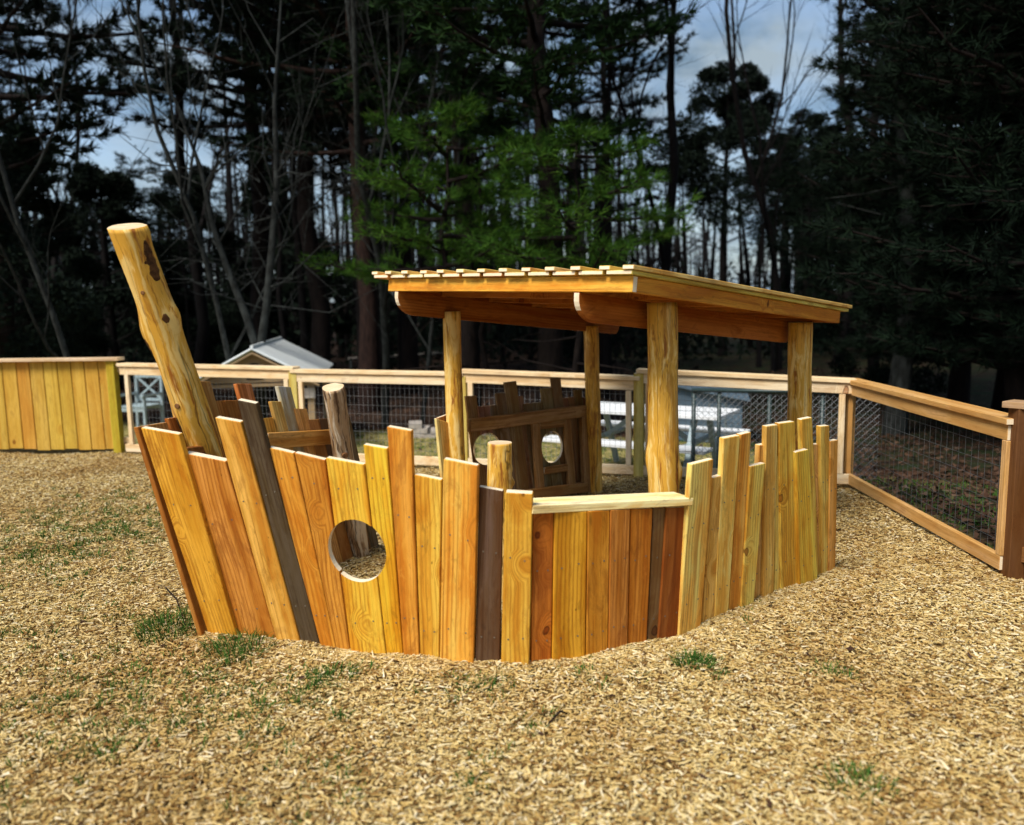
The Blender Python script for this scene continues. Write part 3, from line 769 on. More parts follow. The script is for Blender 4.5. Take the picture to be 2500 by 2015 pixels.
wire_bay((2083, 924), (2492, 1021), rp0, rpn, 'wire mesh fence bay running towards the viewer on the right', True, False, (208, 160, 94), (190, 140, 76), wk=dict(sx=.075, sz=.105, r=.0014, wm=DWIRE))
# higher end bay at the right edge, partly in view
gp = FC + rdir * .10
e = empty('end_fence', Vector((gp.x, gp.y, 0)), 'taller fence end with post and cap board cut off by the right edge', 'fence')
zt_ = onpl(2455, 972, gp, rpn).z
dd = (rdir * .75 + Vector((.55, 0, 0))).normalized()
bar('post', Vector((gp.x, gp.y, -.1)), Vector((gp.x, gp.y, zt_ - .036)), .1, .1, Vector((-1, 0, 0)), lin((104, 66, 32)), e, (FWOOD, ENDW))
bar('stile', Vector((gp.x, gp.y, .04)) + dd * .10, Vector((gp.x, gp.y, zt_ - .04)) + dd * .10, .075, .05, Vector((-1, 0, 0)), lin((98, 62, 30)), e, (FWOOD, ENDW))
bar('cap_board', Vector((gp.x, gp.y, zt_ - .018)) - dd * .08, Vector((gp.x, gp.y, zt_ - .018)) + dd * 1.6, .14, .036, UP, lin((170, 134, 92)), e, (FWOOD, ENDW))
bar('top_rail', Vector((gp.x, gp.y, zt_ - .085)) + dd * .14, Vector((gp.x, gp.y, zt_ - .085)) + dd * 1.6, .04, .09, UP, lin((122, 80, 38)), e, (FWOOD, ENDW))
bar('bottom_rail', Vector((gp.x, gp.y, .15)) + dd * .05, Vector((gp.x, gp.y, .15)) + dd * 1.6, .04, .09, UP, lin((122, 80, 38)), e, (FWOOD, ENDW))
wire_grid(Vector((gp.x, gp.y, .19)) + dd * .15, Vector((gp.x, gp.y, .19)) + dd * 1.6, Vector((gp.x, gp.y, zt_ - .1)) + dd * .15, Vector((gp.x, gp.y, zt_ - .1)) + dd * 1.6, e, Vector((1, 0, 0)), .075, .105, .0014, DWIRE)

# solid board fence at the left
bdir = (gnd(311, 1108) - gnd(0, 1108)); bdir.z = 0; bdir.normalize(); bn = Vector((-bdir.y, bdir.x, 0))
bf = empty('board_fence', gnd(150, 1106), 'solid fence of upright yellow boards at the left edge', 'fence')
zt_b = onpl(150, 874, FA, bn).z
edges = [-135, -98, -62, -28, 3, 38, 70, 104, 138, 171, 204, 238, 271]
for k in range(len(edges) - 1):
    a, b = edges[k], edges[k + 1]
    c = [onpl(a + 21, 1099, FA, bn), onpl(b + 20.2, 1099, FA, bn), onpl(b - .8, 884, FA, bn), onpl(a, 884, FA, bn)]
    zz = zt_b - .04
    c[2].z = zz; c[3].z = zz; c[0].z = c[1].z = .05 + rng.uniform(-.012, .012)
    plank3('plank', c, bn, .022, tuple(v * rng.uniform(.9, 1.06) for v in lin((206, 162, 62))), bf, (FWOOD, ENDW))
pl, pr = onpl(-150, 874, FA, bn), onpl(297, 877, FA, bn); pl.z = pr.z = zt_b - .018
bar('cap_board', pl - bn * .01, pr - bn * .01, .14, .036, UP, lin((220, 190, 150)), bf, (FWOOD, ENDW))
q = onpl(292, 1100, FA, bn); bar('post', Vector((q.x, q.y, -.1)), Vector((q.x - .01, q.y, zt_b - .036)), .09, .09, bn, lin((190, 168, 50)), bf, (FWOOD, ENDW))
bar('bottom_rail', Vector((pl.x, pl.y, .14)) + bn * .045, Vector((pr.x, pr.y, .14)) + bn * .045, .038, .089, UP, lin(PINE), bf, (FWOOD, ENDW))
bar('top_rail', Vector((pl.x, pl.y, zt_b - .12)) + bn * .045, Vector((pr.x, pr.y, zt_b - .12)) + bn * .045, .038, .089, UP, lin(PINE), bf, (FWOOD, ENDW))

# chain-link fence behind the right of the back fence
cp0 = FB + fn * .55; cn = fn
ca, cb = onpl(1690, 950, cp0, cn), onpl(2150, 962, cp0, cn)
cf = empty('chain_link_fence', Vector(((ca.x + cb.x) / 2, (ca.y + cb.y) / 2, gzf((ca.x + cb.x) / 2, (ca.y + cb.y) / 2))), 'low chain-link fence with dark green rail beyond the wire fence bay', 'fence')
ztc = (ca.z + cb.z) / 2; L = (cb - ca).length; cd = (cb - ca); cd.z = 0; cd.normalize(); zbc = -.42
mb = MB(); H = ztc - zbc; org = Vector((ca.x, ca.y, zbc)); stp = .062
k = -int(H / stp) - 1
while k * stp < L:
    for sgn in (1, -1):
        s0 = k * stp if sgn > 0 else k * stp + H
        z0, z1 = 0.0, H; x0 = s0; x1 = s0 + sgn * H
        # clip to 0..L
        def clip(x0, z0, x1, z1):
            t0, t1 = 0.0, 1.0; dx = x1 - x0
            for lo in (0,):
                if dx > 0: t0 = max(t0, (0 - x0) / dx); t1 = min(t1, (L - x0) / dx)
                else: t0 = max(t0, (L - x0) / dx); t1 = min(t1, (0 - x0) / dx)
            return (t0, t1) if t1 > t0 else None
        r_ = clip(x0, z0, x1, z1)
        if r_:
            P = lambda t: org + cd * (x0 + (x1 - x0) * t) + UP * (H * t) - cf.location + cn * (.002 * sgn)
            mb.tube([P(r_[0]), P(r_[1])], [.0022, .0022], 3)
    k += 1
ob = bpy.data.objects.new('chain_link_mesh', mb.mesh('chain_link_mesh')); ob.data.materials.append(WIRE); ob.parent = cf; ob['kind'] = 'stuff'; COL.objects.link(ob)
def pipe(name, a, b, r, m, parent, n=10):
    mb = MB(); o = parent.location; mb.tube([a - o, b - o], [r, r], n, True)
    ob = bpy.data.objects.new(name, mb.mesh(name, True)); ob.data.materials.append(m); ob.parent = parent; COL.objects.link(ob); return ob
pipe('top_rail', Vector((ca.x, ca.y, ztc)), Vector((cb.x, cb.y, ztc)), .02, GREENP, cf)
for px in (1695, 1757, 1880, 2010):
    q = onpl(px, 1000, cp0, cn); pipe('post', Vector((q.x, q.y + .02, -.6)), Vector((q.x, q.y + .02, ztc + .01)), .02, GREENP, cf)

# ------------------------------------------------------------------ things beyond the fence
def place(e, builder): pass
def part(name, mb, m, parent, smooth=False):
    ob = bpy.data.objects.new(name, mb.mesh(name, smooth)); ob.data.materials.append(m); ob.parent = parent; COL.objects.link(ob); return ob
def bx(name, lo, hi, m, parent):
    me = bpy.data.meshes.new(name); bm = bmesh.new()
    mb = MB(); mb.box(lo, hi); vs = [bm.verts.new(v) for v in mb.v]
    for f in mb.f: bm.faces.new([vs[i] for i in f])
    bmesh.ops.bevel(bm, geom=list(bm.edges), offset=.004, segments=1, affect='EDGES', clamp_overlap=True)
    bm.to_mesh(me); bm.free(); me.materials.append(m)
    ob = bpy.data.objects.new(name, me); ob.parent = parent; COL.objects.link(ob); return ob
def stick(name, a, b, w, h, m, parent):
    a, b = Vector(a), Vector(b); z = b - a; M = frame(a, z, Vector((0.01, 1, 0.02)))
    me = prism([(-w / 2, 0), (w / 2, 0), (w / 2, z.length), (-w / 2, z.length)], h, .003)
    for v in me.vertices: v.co.y -= h / 2
    me.materials.append(m); me.materials.append(m)
    ob = bpy.data.objects.new(name, me); ob.parent = parent; ob.matrix_local = M; COL.objects.link(ob); return ob

# picnic table
tp = atY(1580, 1000, 8.95)
pt = empty('picnic_table', (tp.x, tp.y, gzf(tp.x, tp.y) + .0), 'white picnic table with two benches behind the wire fence', 'picnic table')
pt.rotation_euler = (0, 0, R(-32))
for k in range(4): bx('table_plank', (-.92, -.36 + k * .182, .70), (.92, -.36 + k * .182 + .172, .74), WHITE, pt)
for s in (-1, 1):
    for k in range(2): bx('bench_plank', (-.92, s * .66 - .13 + k * .134, .42), (.92, s * .66 - .13 + k * .134 + .126, .455), WHITE, pt)
    stick('leg', (s * .62, -.55, 0), (s * .62, -.22, .70), .06, .05, CHAIRW, pt); stick('leg', (s * .62, .55, 0), (s * .62, .22, .70), .06, .05, CHAIRW, pt)
    stick('cross_brace', (s * .55, -.74, .395), (s * .55, .74, .395), .05, .04, CHAIRW, pt)
    stick('cross_brace', (s * .50, 0, .40), (s * .10, 0, .695), .05, .04, CHAIRW, pt)

# pale garden chair with crossed back
cp = atY(342, 1000, 13.6)
ch = empty('garden_chair', (cp.x, cp.y, gzf(cp.x, cp.y)), 'pale blue-grey garden chair with a crossed back, seen through the left wire bay', 'chair')
ch.rotation_euler = (0, 0, R(168))
zs = .44
for x in (-.24, .24):
    stick('leg', (x, .22, 0), (x * .98, .20, .62), .045, .045, CHAIRW, ch); stick('leg', (x, -.24, 0), (x, -.29, .95), .05, .045, CHAIRW, ch)
    stick('armrest', (x, -.27, .63), (x, .26, .63), .06, .03, CHAIRW, ch)
for k in range(5): bx('seat_slat', (-.24, -.22 + k * .095, zs), (.24, -.22 + k * .095 + .08, zs + .025), CHAIRW, ch)
stick('back_rail', (-.24, -.285, .92), (.24, -.285, .92), .06, .04, CHAIRW, ch); stick('back_rail', (-.24, -.265, .52), (.24, -.265, .52), .05, .04, CHAIRW, ch)
stick('cross_bar', (-.22, -.268, .54), (.22, -.284, .90), .035, .025, CHAIRW, ch); stick('cross_bar', (.22, -.262, .54), (-.22, -.278, .90), .035, .025, CHAIRW, ch)
stick('apron', (-.24, .22, .40), (.24, .22, .40), .06, .03, CHAIRW, ch); stick('apron', (-.24, -.24, .40), (.24, -.24, .40), .06, .03, CHAIRW, ch)

# little pavilion with a pale metal roof
A_, B_ = atY(618, 847, 11.0), atY(684, 827, 14.0)
zg = gzf(A_.x, A_.y)
pv = empty('pavilion', (A_.x, A_.y, zg), 'small pavilion with pale metal gable roof beyond the back fence', 'pavilion')
ax = (B_ - A_); LX = Vector((ax.x, ax.y, 0)).length; pv.rotation_euler = (0, 0, math.atan2(ax.y, ax.x) - math.pi / 2)
zr = A_.z - zg; hw = .86; dr = .46; ze = zr - dr
for s in (-1, 1):
    mb = MB(); t = .03
    mb.v = [Vector(v) for v in ((0, -.12, zr), (s * hw, -.12, ze), (s * hw, LX + .1, ze), (0, LX + .1, zr), (0, -.12, zr - t), (s * hw, -.12, ze - t), (s * hw, LX + .1, ze - t), (0, LX + .1, zr - t))]
    mb.f = [(0, 1, 2, 3), (4, 7, 6, 5), (0, 4, 5, 1), (1, 5, 6, 2), (2, 6, 7, 3), (3, 7, 4, 0)]; mb.mi = [0] * 6
    part('roof_panel', mb, ROOFM, pv)
    stick('barge_board', (0, -.10, zr - .075), (s * hw * .99, -.10, ze - .075), .025, .09, TANW, pv)
    stick('roof_trim', (0, -.135, zr - .02), (s * hw, -.135, ze - .02), .02, .05, ROOFM, pv)
    for y in (.08, LX - .1): stick('post', (s * (hw - .14), y, 0), (s * (hw - .14), y, ze + .02), .09, .09, TANW, pv)
mb = MB(); mb.tube([Vector((0, -.14, zr + .008)), Vector((0, LX + .1, zr + .008))], [.022, .022], 8, True); part('ridge_cap', mb, ROOFM, pv)
me = prism([(-hw + .1, ze - .02), (hw - .1, ze - .02), (0, zr - .09)], .03, 0); me.materials.append(TANW); me.materials.append(TANW)
o = bpy.data.objects.new('gable_wall', me); o.parent = pv; COL.objects.link(o)
me = prism([(.11 * math.cos(a), ze + .13 + .11 * math.sin(a)) for a in np.linspace(0, math.pi, 10)] + [(-.11, ze + .02), (.11, ze + .02)], .02, 0); me.materials.append(DARKM); me.materials.append(DARKM)
o = bpy.data.objects.new('gable_opening', me); o.location.y = -.012; o.parent = pv; COL.objects.link(o)
stick('beam', (-hw + .05, .06, ze - .06), (hw - .05, .06, ze - .06), .04, .10, TANW, pv)
bx('valance', (.30, .00, ze - .26), (.78, .03, ze - .12), STONE, pv)

# low blue-grey kennel beyond the chain-link
kp = atY(1738, 1000, 11.6)
kn = empty('kennel', (kp.x, kp.y, gzf(kp.x, kp.y)), 'low blue-grey kennel seen through the chain-link', 'kennel')
kn.rotation_euler = (0, 0, R(-14))
me = prism([(-.50, 0), (.42, 0), (.42, .62), (-.50, .80)], 1.0, .004); me.materials.append(BLUEG); me.materials.append(BLUEG)
o = bpy.data.objects.new('wall', me); o.parent = kn; COL.objects.link(o)
me = prism([(-.60, .825), (.52, .606), (.52, .636), (-.60, .855)], 1.2, .004); me.materials.append(BLUEG); me.materials.append(BLUEG)
o = bpy.data.objects.new('roof_panel', me); o.location.y = -.1; o.parent = kn; COL.objects.link(o)
for k in range(1, 4): bx('wall_seam', (-.50 + k * .23 - .012, -.010, .02), (-.50 + k * .23 + .012, .0, .58), GREY, kn)

# stacked stone slabs beyond the fence
for k, (px, py, w, n, lb) in enumerate(((1022, 975, .14, 3, 'left stack of flat pale stones on the leaf litter'), (1066, 985, .13, 2, 'right stack of flat pale stones on the leaf litter'))):
    q = atY(px, py, 12.6); z0 = gzf(q.x, q.y)
    e = empty('stone_stack', (q.x, q.y, z0), lb, 'stones')
    z = 0
    for j in range(n):
        h = rng.uniform(.06, .08); dx = rng.uniform(-.04, .04)
        ob = bx('stone', (-w + dx, -.18, z), (w + dx - rng.uniform(0, .08), .18, z + h), STONE, e); ob.rotation_euler.z = rng.uniform(-.15, .15); z += h + .002

# pale kerb rail far back among the trunks
q0, q1 = atY(850, 876, 26), atY(1110, 860, 28)
e = empty('low_rail', (q0.x, q0.y, gzf(q0.x, q0.y)), 'thin pale rail running through the woods behind the left cabin post', 'rail')
o = e.location
mb = MB(); mb.tube([q0 - o, q1 - o], [.035, .035], 6, True); part('rail_bar', mb, STONE, e)
for t in (0.02, .25, .5, .75, .98):
    p = q0.lerp(q1, t); mb = MB(); mb.tube([Vector((p.x, p.y, gzf(p.x, p.y) - .1)) - o, p - o], [.03, .03], 6, True); part('rail_post', mb, GREY, e)

# ------------------------------------------------------------------ trees
def rvec(r): return Vector((r.gauss(0, 1), r.gauss(0, 1), r.gauss(0, 1)))
def needles(P, D, k, ln, wd, nr, spread=.75):
    N_ = len(P)
    P = np.repeat(np.asarray(P), k, 0); D = np.repeat(np.asarray(D), k, 0)
    d = D * .75 + nr.normal(0, spread * .6, P.shape); d /= np.linalg.norm(d, axis=1, keepdims=True) + 1e-9
    L_ = ln * nr.uniform(.7, 1.25, (len(P), 1))
    s = np.cross(d, nr.normal(0, 1, P.shape)); s /= np.linalg.norm(s, axis=1, keepdims=True) + 1e-9
    b = P + nr.normal(0, .02, P.shape)
    return np.stack([b - s * wd / 2, b + s * wd / 2, b + d * L_], 1)
def gen_pine(seed, H, r, cb, Lb, nb, k, ln, wd, twn=7, droop=-.05, fork=None, dead=6):
    rr = random.Random(seed); nr = np.random.default_rng(seed); mb = MB()
    wob = [Vector((rr.uniform(-.12, .12), rr.uniform(-.12, .12), 0)) for _ in range(9)]
    tp = [Vector((0, 0, H * i / 8)) + wob[i] * (i > 0) for i in range(9)]; tp[0].z = -.4
    tr = [r * (1.25 if i == 0 else 1 - .82 * i / 8) for i in range(9)]
    mb.tube(tp, tr, 10)
    def tpos(h):
        f = h / H * 8; i = min(7, int(f)); return tp[i].lerp(tp[i + 1], f - i)
    P, D = [], []
    for i in range(dead):
        h = rr.uniform(cb * .35, cb); a = rr.uniform(0, 6.28); b0 = tpos(h); L_ = rr.uniform(.4, 1.4)
        d = Vector((math.cos(a), math.sin(a), rr.uniform(-.2, .3)))
        mb.tube([b0, b0 + d * L_ * .5 + rvec(rr) * .04, b0 + d * L_ + rvec(rr) * .1], [.022, .014, .004], 4)
    for i in range(nb):
        u = (i + rr.random()) / nb; h = cb + (H - cb) * u
        L_ = (Lb * (1 - u ** 1.6) * rr.uniform(.6, 1.1) + .5) * min(1, .55 + u * 3)
        a = i * 2.4 + rr.uniform(-.5, .5); rise = rr.uniform(-.05, .35) + droop
        d = Vector((math.cos(a), math.sin(a), 0)); b0 = tpos(h)
        pts = []; K = 6
        for q in range(K):
            t = q / (K - 1); pts.append(b0 + d * L_ * t + Vector((0, 0, L_ * (rise * t + .18 * t * t - .1 * t))) + rvec(rr) * .05 * t * L_ * .3)
        rb = .018 + .016 * L_
        mb.tube(pts, [rb * (1 - .85 * q / (K - 1)) for q in range(K)], 5)
        for w in range(twn):
            t = .22 + .78 * (w + rr.random() * .7) / twn; t = min(t, .99); f = t * (K - 1); ii = min(K - 2, int(f)); p = pts[ii].lerp(pts[ii + 1], f - ii)
            sd = 1 if w % 2 else -1; an = a + sd * rr.uniform(.5, 1.2); tl = L_ * rr.uniform(.18, .36) * (1.15 - t * .6) + .15
            td = Vector((math.cos(an), math.sin(an), rr.uniform(-.05, .35))).normalized()
            e_ = p + td * tl; mb.tube([p, p.lerp(e_, .5) + Vector((0, 0, -.02)), e_], [.011, .008, .004], 3)
            m_ = max(3, int(tl / .13))
            for q in range(m_):
                s_ = .25 + .75 * q / (m_ - 1); P.append(tuple(p.lerp(e_, s_) + rvec(rr) * .035)); D.append(tuple((td + Vector((0, 0, .25))).normalized()))
        P.append(tuple(pts[-1])); D.append(tuple(d))
    return mb.mesh('pine_trunk', True), tri_mesh('pine_crown', needles(P, D, k, ln, wd, nr))
def gen_bare(seed, H, r, depth=5, spread=.55, first=.35, lean=(0, 0), nchild=3, crooked=.12):
    rr = random.Random(seed); mb = MB(); mt = MB()
    def grow(p, d, L_, rad, dep):
        K = 5 if dep > 2 else 4; pts = [p]; dd = d.copy()
        for q in range(1, K):
            dd = (dd + rvec(rr) * crooked + Vector((0, 0, .05))).normalized(); pts.append(pts[-1] + dd * L_ / (K - 1))
        e = rad * (.58 if dep > 1 else .25)
        (mb if dep > 2 else mt).tube(pts, [rad + (e - rad) * q / (K - 1) for q in range(K)], 8 if dep >= depth else 5 if dep > 2 else 3)
        if dep <= 1: return
        n = nchild + (1 if dep < depth - 1 else 0)
        for c in range(n):
            t = (first if dep == depth else .25) + (1 - (first if dep == depth else .25)) * (c + rr.random() * .8) / n
            f = min(t, .98) * (K - 1); i = min(K - 2, int(f)); b = pts[i].lerp(pts[i + 1], f - i)
            ax = (pts[i + 1] - pts[i]).normalized(); sd = (rvec(rr)); sd = (sd - ax * sd.dot(ax)).normalized()
            nd = (ax + sd * spread * rr.uniform(.8, 1.6) + Vector((0, 0, .1))).normalized()
            grow(b, nd, L_ * rr.uniform(.42, .66), rad * rr.uniform(.38, .55), dep - 1)
        grow(pts[-1], dd, L_ * .6, e, dep - 1)
    grow(Vector((0, 0, -.3)), Vector((lean[0], lean[1], 1)).normalized(), H * .55, r, depth)
    return mb.mesh('bare_trunk', True), mt.mesh('bare_twigs', True)
def gen_evergreen(seed, H, rx, n, z0=.2, leaf=.11):
    rr = random.Random(seed); nr = np.random.default_rng(seed); mb = MB()
    mb.tube([Vector((0, 0, -.3)), Vector((.05, 0, H * .4)), Vector((0, .05, H * .95))], [.16, .11, .02], 8)
    lumps = []
    for i in range(46):
        u = rr.random() ** .8; h = z0 + (H - z0) * u; a = rr.uniform(0, 6.28); R_ = rx * (1.0 - .75 * u ** 1.5) * rr.uniform(.35, 1.0)
        lumps.append((Vector((math.cos(a) * R_, math.sin(a) * R_, h)), rr.uniform(.35, .75) * rx * .42 * (1.15 - .6 * u)))
        mb.tube([Vector((0, 0, max(.2, h - R_ * .4))), lumps[-1][0]], [.03, .008], 4)
    per = n // len(lumps); T = []
    for c, R_ in lumps:
        q = nr.normal(0, 1, (per, 3)); q /= np.linalg.norm(q, axis=1, keepdims=True); q *= nr.uniform(.35, 1.05, (per, 1)) * R_; q[:, 2] *= .75
        P = q + np.array(c); d = q / (np.linalg.norm(q, axis=1, keepdims=True) + 1e-6) + nr.normal(0, .6, q.shape); d /= np.linalg.norm(d, axis=1, keepdims=True)
        s = np.cross(d, nr.normal(0, 1, q.shape)); s /= np.linalg.norm(s, axis=1, keepdims=True) + 1e-9
        l = leaf * nr.uniform(.6, 1.3, (per, 1)); T.append(np.stack([P - s * l * .35, P + s * l * .35, P + d * l], 1))
    return mb.mesh('evergreen_trunk', True), tri_mesh('evergreen_crown', np.concatenate(T))

def tree(name, kinds, px, Y, label, mats, scale=1.0, rot=0.0, group=None, lean=(0, 0), cat='tree'):
    q = atY(px, 850, Y)
    e = empty(name, (q.x, q.y, gzf(q.x, q.y)), label, cat, group)
    e.rotation_euler = (lean[0], lean[1], rot); e.scale = (scale,) * 3
    for nm, me, m in zip(('trunk', 'crown'), kinds, mats):
        if len(me.materials) == 0: me.materials.append(m)
        o = bpy.data.objects.new(nm, me); o.parent = e; COL.objects.link(o)
        o.material_slots[0].link = 'OBJECT'; o.material_slots[0].material = m
    return e
V = 1.1606   # the photo is read at 2154 px across below
PA = gen_pine(1, 15, .20, 4.6, 3.2, 66, 18, .20, .034, 9)
PBm = gen_pine(2, 17, .22, 5.5, 3.0, 66, 18, .20, .034, 9)
PCm = gen_pine(3, 13, .17, 3.6, 2.7, 66, 18, .20, .034, 9)
PG = gen_pine(4, 16, .21, 4.4, 2.6, 64, 20, .20, .028, 9, -.06, None, 12)     # the near green pine
BA = gen_bare(11, 11, .06, 5, .5, .3); BB = gen_bare(12, 13, .085, 5, .55, .35); BC = gen_bare(13, 9, .055, 5, .6, .25, (.1, 0)); BD = gen_bare(14, 15, .16, 6, .5, .4, (0, 0), 2)
EV = gen_evergreen(21, 7.5, 2.4, 52000, .2, .085); EW = gen_evergreen(22, 5, 2.0, 30000, .2, .085)
def slim(seed, H, r):
    return gen_pine(seed, H, r, H * .62, 1.8, 26, 10, .2, .03, 6, 0, None, 10)
SL = [slim(31, 13, .10), slim(32, 15, .13), slim(33, 12, .085)]
def copies(k): return k

PM = (BARKP, NEEDD); GM = (BARKP, NEEDLIT); BM_ = (BARKG, BARKG); DM = (BARKD, BARKD); EM = (BARKD, LEAFD)
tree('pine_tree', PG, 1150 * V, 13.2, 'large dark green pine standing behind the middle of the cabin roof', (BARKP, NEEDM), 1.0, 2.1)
PG2 = gen_pine(5, 15, .19, 4.6, 2.5, 60, 20, .19, .028, 9, -.06, None, 10)
BOUGHP = [gen_pine(61, 4.9, .07, 2.3, 1.7, 17, 26, .17, .011, 9, -.05, None, 6), gen_pine(62, 4.2, .06, 1.9, 1.45, 15, 26, .17, .011, 9, -.08, None, 6)]  # small trees added to carry the large pine's lit low boughs
tree('added_bough_pine', BOUGHP[0], 945 * V, 12.6, 'added small pine, bright green for the lit low boughs of the large pine, above the left end of the cabin roof', GM, 1.0, .7)
tree('added_bough_pine', BOUGHP[1], 1215 * V, 12.0, 'added small pine, bright green for the lit low boughs of the large pine, above the middle of the cabin roof', GM, 1.05, 2.7)
tree('added_bough_pine', BOUGHP[1], 1010 * V, 13.4, 'smaller added pine, bright green for the lit low boughs of the large pine, between the other two above the roof', GM, 1.0, 4.4)
tree('pine_tree', PG2, 985 * V, 15.0, 'dark green pine left of the large pine behind the cabin roof', (BARKP, NEEDM), 1.0, .4)
tree('pine_tree', PA, 770 * V, 17, 'thick reddish pine trunk right of the pavilion roof', (BARKR, NEEDD), 1.1, .9)
tree('pine_tree', PBm, 665 * V, 18.5, 'dark pine trunk directly above the pavilion roof', PM, 1.0, 2.6)
tree('pine_tree', PCm, 20 * V, 15.5, 'dark pine filling the top left corner', PM, 1.15, 1.2)
tree('pine_tree', PBm, 560 * V, 20, 'dark pine behind the forked bare tree', PM, 1.05, 5.1)
tree('pine_tree', PCm, 860 * V, 21, 'dark pine between the reddish trunk and the green pine', PM, 1.25, 3.3)
tree('pine_tree', PBm, 2120 * V, 15.5, 'near-black pine towering over the right fence', PM, .95, 1.7)
tree('pine_tree', PCm, 2230 * V, 13.5, 'near-black pine cut off by the right edge', PM, 1.0, .2)
SLI = gen_pine(36, 14, .16, 8.5, 1.8, 26, 12, .2, .03, 6, 0, None, 12)
tree('pine_tree', SLI, 1885 * V, 13, 'lichen-speckled trunk right of the cabin roof end', (BARKG, NEEDD), 1.0, 5.5)
tree('pine_tree', PCm, 1765 * V, 27, 'dark pine above the low end of the cabin roof', PM, .62, 2.2)
tree('pine_tree', PBm, 1275 * V, 24, 'dark pine right of the large green pine', PM, .8, 4.4)
DP = gen_pine(71, 9.5, .15, .9, 2.6, 120, 26, .17, .017, 9, .0, None, 2)
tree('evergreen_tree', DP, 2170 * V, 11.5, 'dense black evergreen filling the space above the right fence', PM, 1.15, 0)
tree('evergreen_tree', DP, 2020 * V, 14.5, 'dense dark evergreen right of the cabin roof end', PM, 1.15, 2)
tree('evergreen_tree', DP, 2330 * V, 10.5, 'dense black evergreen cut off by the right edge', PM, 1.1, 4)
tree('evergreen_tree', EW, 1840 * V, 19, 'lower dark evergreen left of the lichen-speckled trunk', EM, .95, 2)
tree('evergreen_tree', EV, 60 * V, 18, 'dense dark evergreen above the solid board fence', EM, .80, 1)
tree('evergreen_tree', EW, -60 * V, 14, 'dark evergreen at the left edge behind the board fence', EM, 1.0, 1.7)
tree('evergreen_tree', EW, 240 * V, 22, 'dark evergreen right of the board fence, left of the leaning log top', EM, 1.15, 3)
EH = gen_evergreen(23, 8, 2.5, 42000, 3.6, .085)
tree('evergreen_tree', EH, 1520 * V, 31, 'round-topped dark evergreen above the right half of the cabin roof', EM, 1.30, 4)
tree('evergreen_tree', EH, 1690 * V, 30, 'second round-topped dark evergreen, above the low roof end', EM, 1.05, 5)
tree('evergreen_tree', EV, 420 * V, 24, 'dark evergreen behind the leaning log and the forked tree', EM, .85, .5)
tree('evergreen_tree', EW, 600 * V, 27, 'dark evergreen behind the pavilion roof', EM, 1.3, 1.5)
tree('bare_tree', BC, 190 * V, 11.5, 'thin bare leaning tree above the solid board fence', BM_, .9, 2.0)
tree('bare_tree', BA, 517 * V, 12.5, 'bare grey tree leaning left in front of the pavilion gable', BM_, .8, 1.0, None, (0, R(-5)))
# forked tree, built to its own shape
mbf = MB(); mbt = MB(); rr = random.Random(5)
def limb(mb, pts, rads, n=8): mb.tube([Vector(p) for p in pts], rads, n)
limb(mbf, [(0, 0, -.3), (.0, 0, .6), (-.01, 0, 1.25)], [.085, .075, .072])
Lf = [(-.01, 0, 1.2), (-.15, .02, 1.7), (-.38, .05, 2.35), (-.52, .0, 2.9), (-.60, -.05, 3.6), (-.95, 0, 4.6)]
Rf = [(.0, 0, 1.2), (.12, 0, 1.75), (.26, -.04, 2.6), (.34, .05, 3.4), (.38, 0, 4.4), (.55, 0, 5.8)]
limb(mbf, Lf, [.06, .055, .045, .036, .026, .012]); limb(mbf, Rf, [.06, .055, .048, .04, .03, .012])
for base_, cnt in ((Lf, 16), (Rf, 20)):
    for i in range(cnt):
        k = rr.randint(1, 4); b = Vector(base_[k]).lerp(Vector(base_[k + 1]), rr.random()); d = Vector((rr.uniform(-1, 1), rr.uniform(-.5, .5), rr.uniform(.0, .8))).normalized(); l = rr.uniform(.5, 1.5)
        m1 = b + d * l * .5 + rvec(rr) * .08; m2 = b + d * l + rvec(rr) * .2
        mbt.tube([b, m1, m2], [.014, .010, .004], 4)
        for j in range(3):
            s = b.lerp(m2, rr.uniform(.4, .9)); mbt.tube([s, s + rvec(rr) * .18, s + rvec(rr) * .3 + d * .3], [.007, .005, .002], 3)
tree('bare_tree', (mbf.mesh('forked_trunk', True), mbt.mesh('forked_twigs', True)), 545 * V, 12.0, 'bare grey tree forking into a V in front of the pavilion', BM_, 1.1)
tree('bare_tree', BB, 802 * V, 14, 'crooked lichened bare tree left of the cabin roof', BM_, .85, 2.2)
tree('bare_tree', BD, 400 * V, 20, 'tall bare tree against the sky left of centre', DM, 1.0, .3)
tree('bare_tree', BD, 1420 * V, 19, 'tall dark bare trunk behind the front cabin post', DM, .9, 2.9)
tree('bare_tree', BB, 1640 * V, 24, 'bare tree fanning against the sky at upper right', DM, 1.25, 1.3)
tree('bare_tree', BD, 1760 * V, 26, 'tall bare tree against the sky above the low roof end', DM, 1.05, 4.3)
tree('bare_tree', BA, 880 * V, 14.5, 'thin bare sapling under the left overhang of the cabin roof', BM_, .8, 3.6)
tree('bare_tree', BB, 110 * V, 24, 'bare tree behind the top left pine', DM, 1.2, 5.3)
rr = random.Random(77)
segs = [(-60, 290, 'above the solid board fence'), (290, 480, 'behind the leaning log'), (480, 640, 'behind the pavilion roof'), (640, 800, 'between the pavilion and the cabin roof'),
        (800, 1100, 'behind the left half of the cabin roof'), (1100, 1400, 'behind the middle of the cabin roof'), (1400, 1760, 'behind the sloping right side of the cabin roof'), (1760, 2240, 'above the right fence')]
ORD = ['first', 'second', 'third', 'fourth', 'fifth', 'sixth', 'seventh', 'eighth', 'ninth', 'tenth']
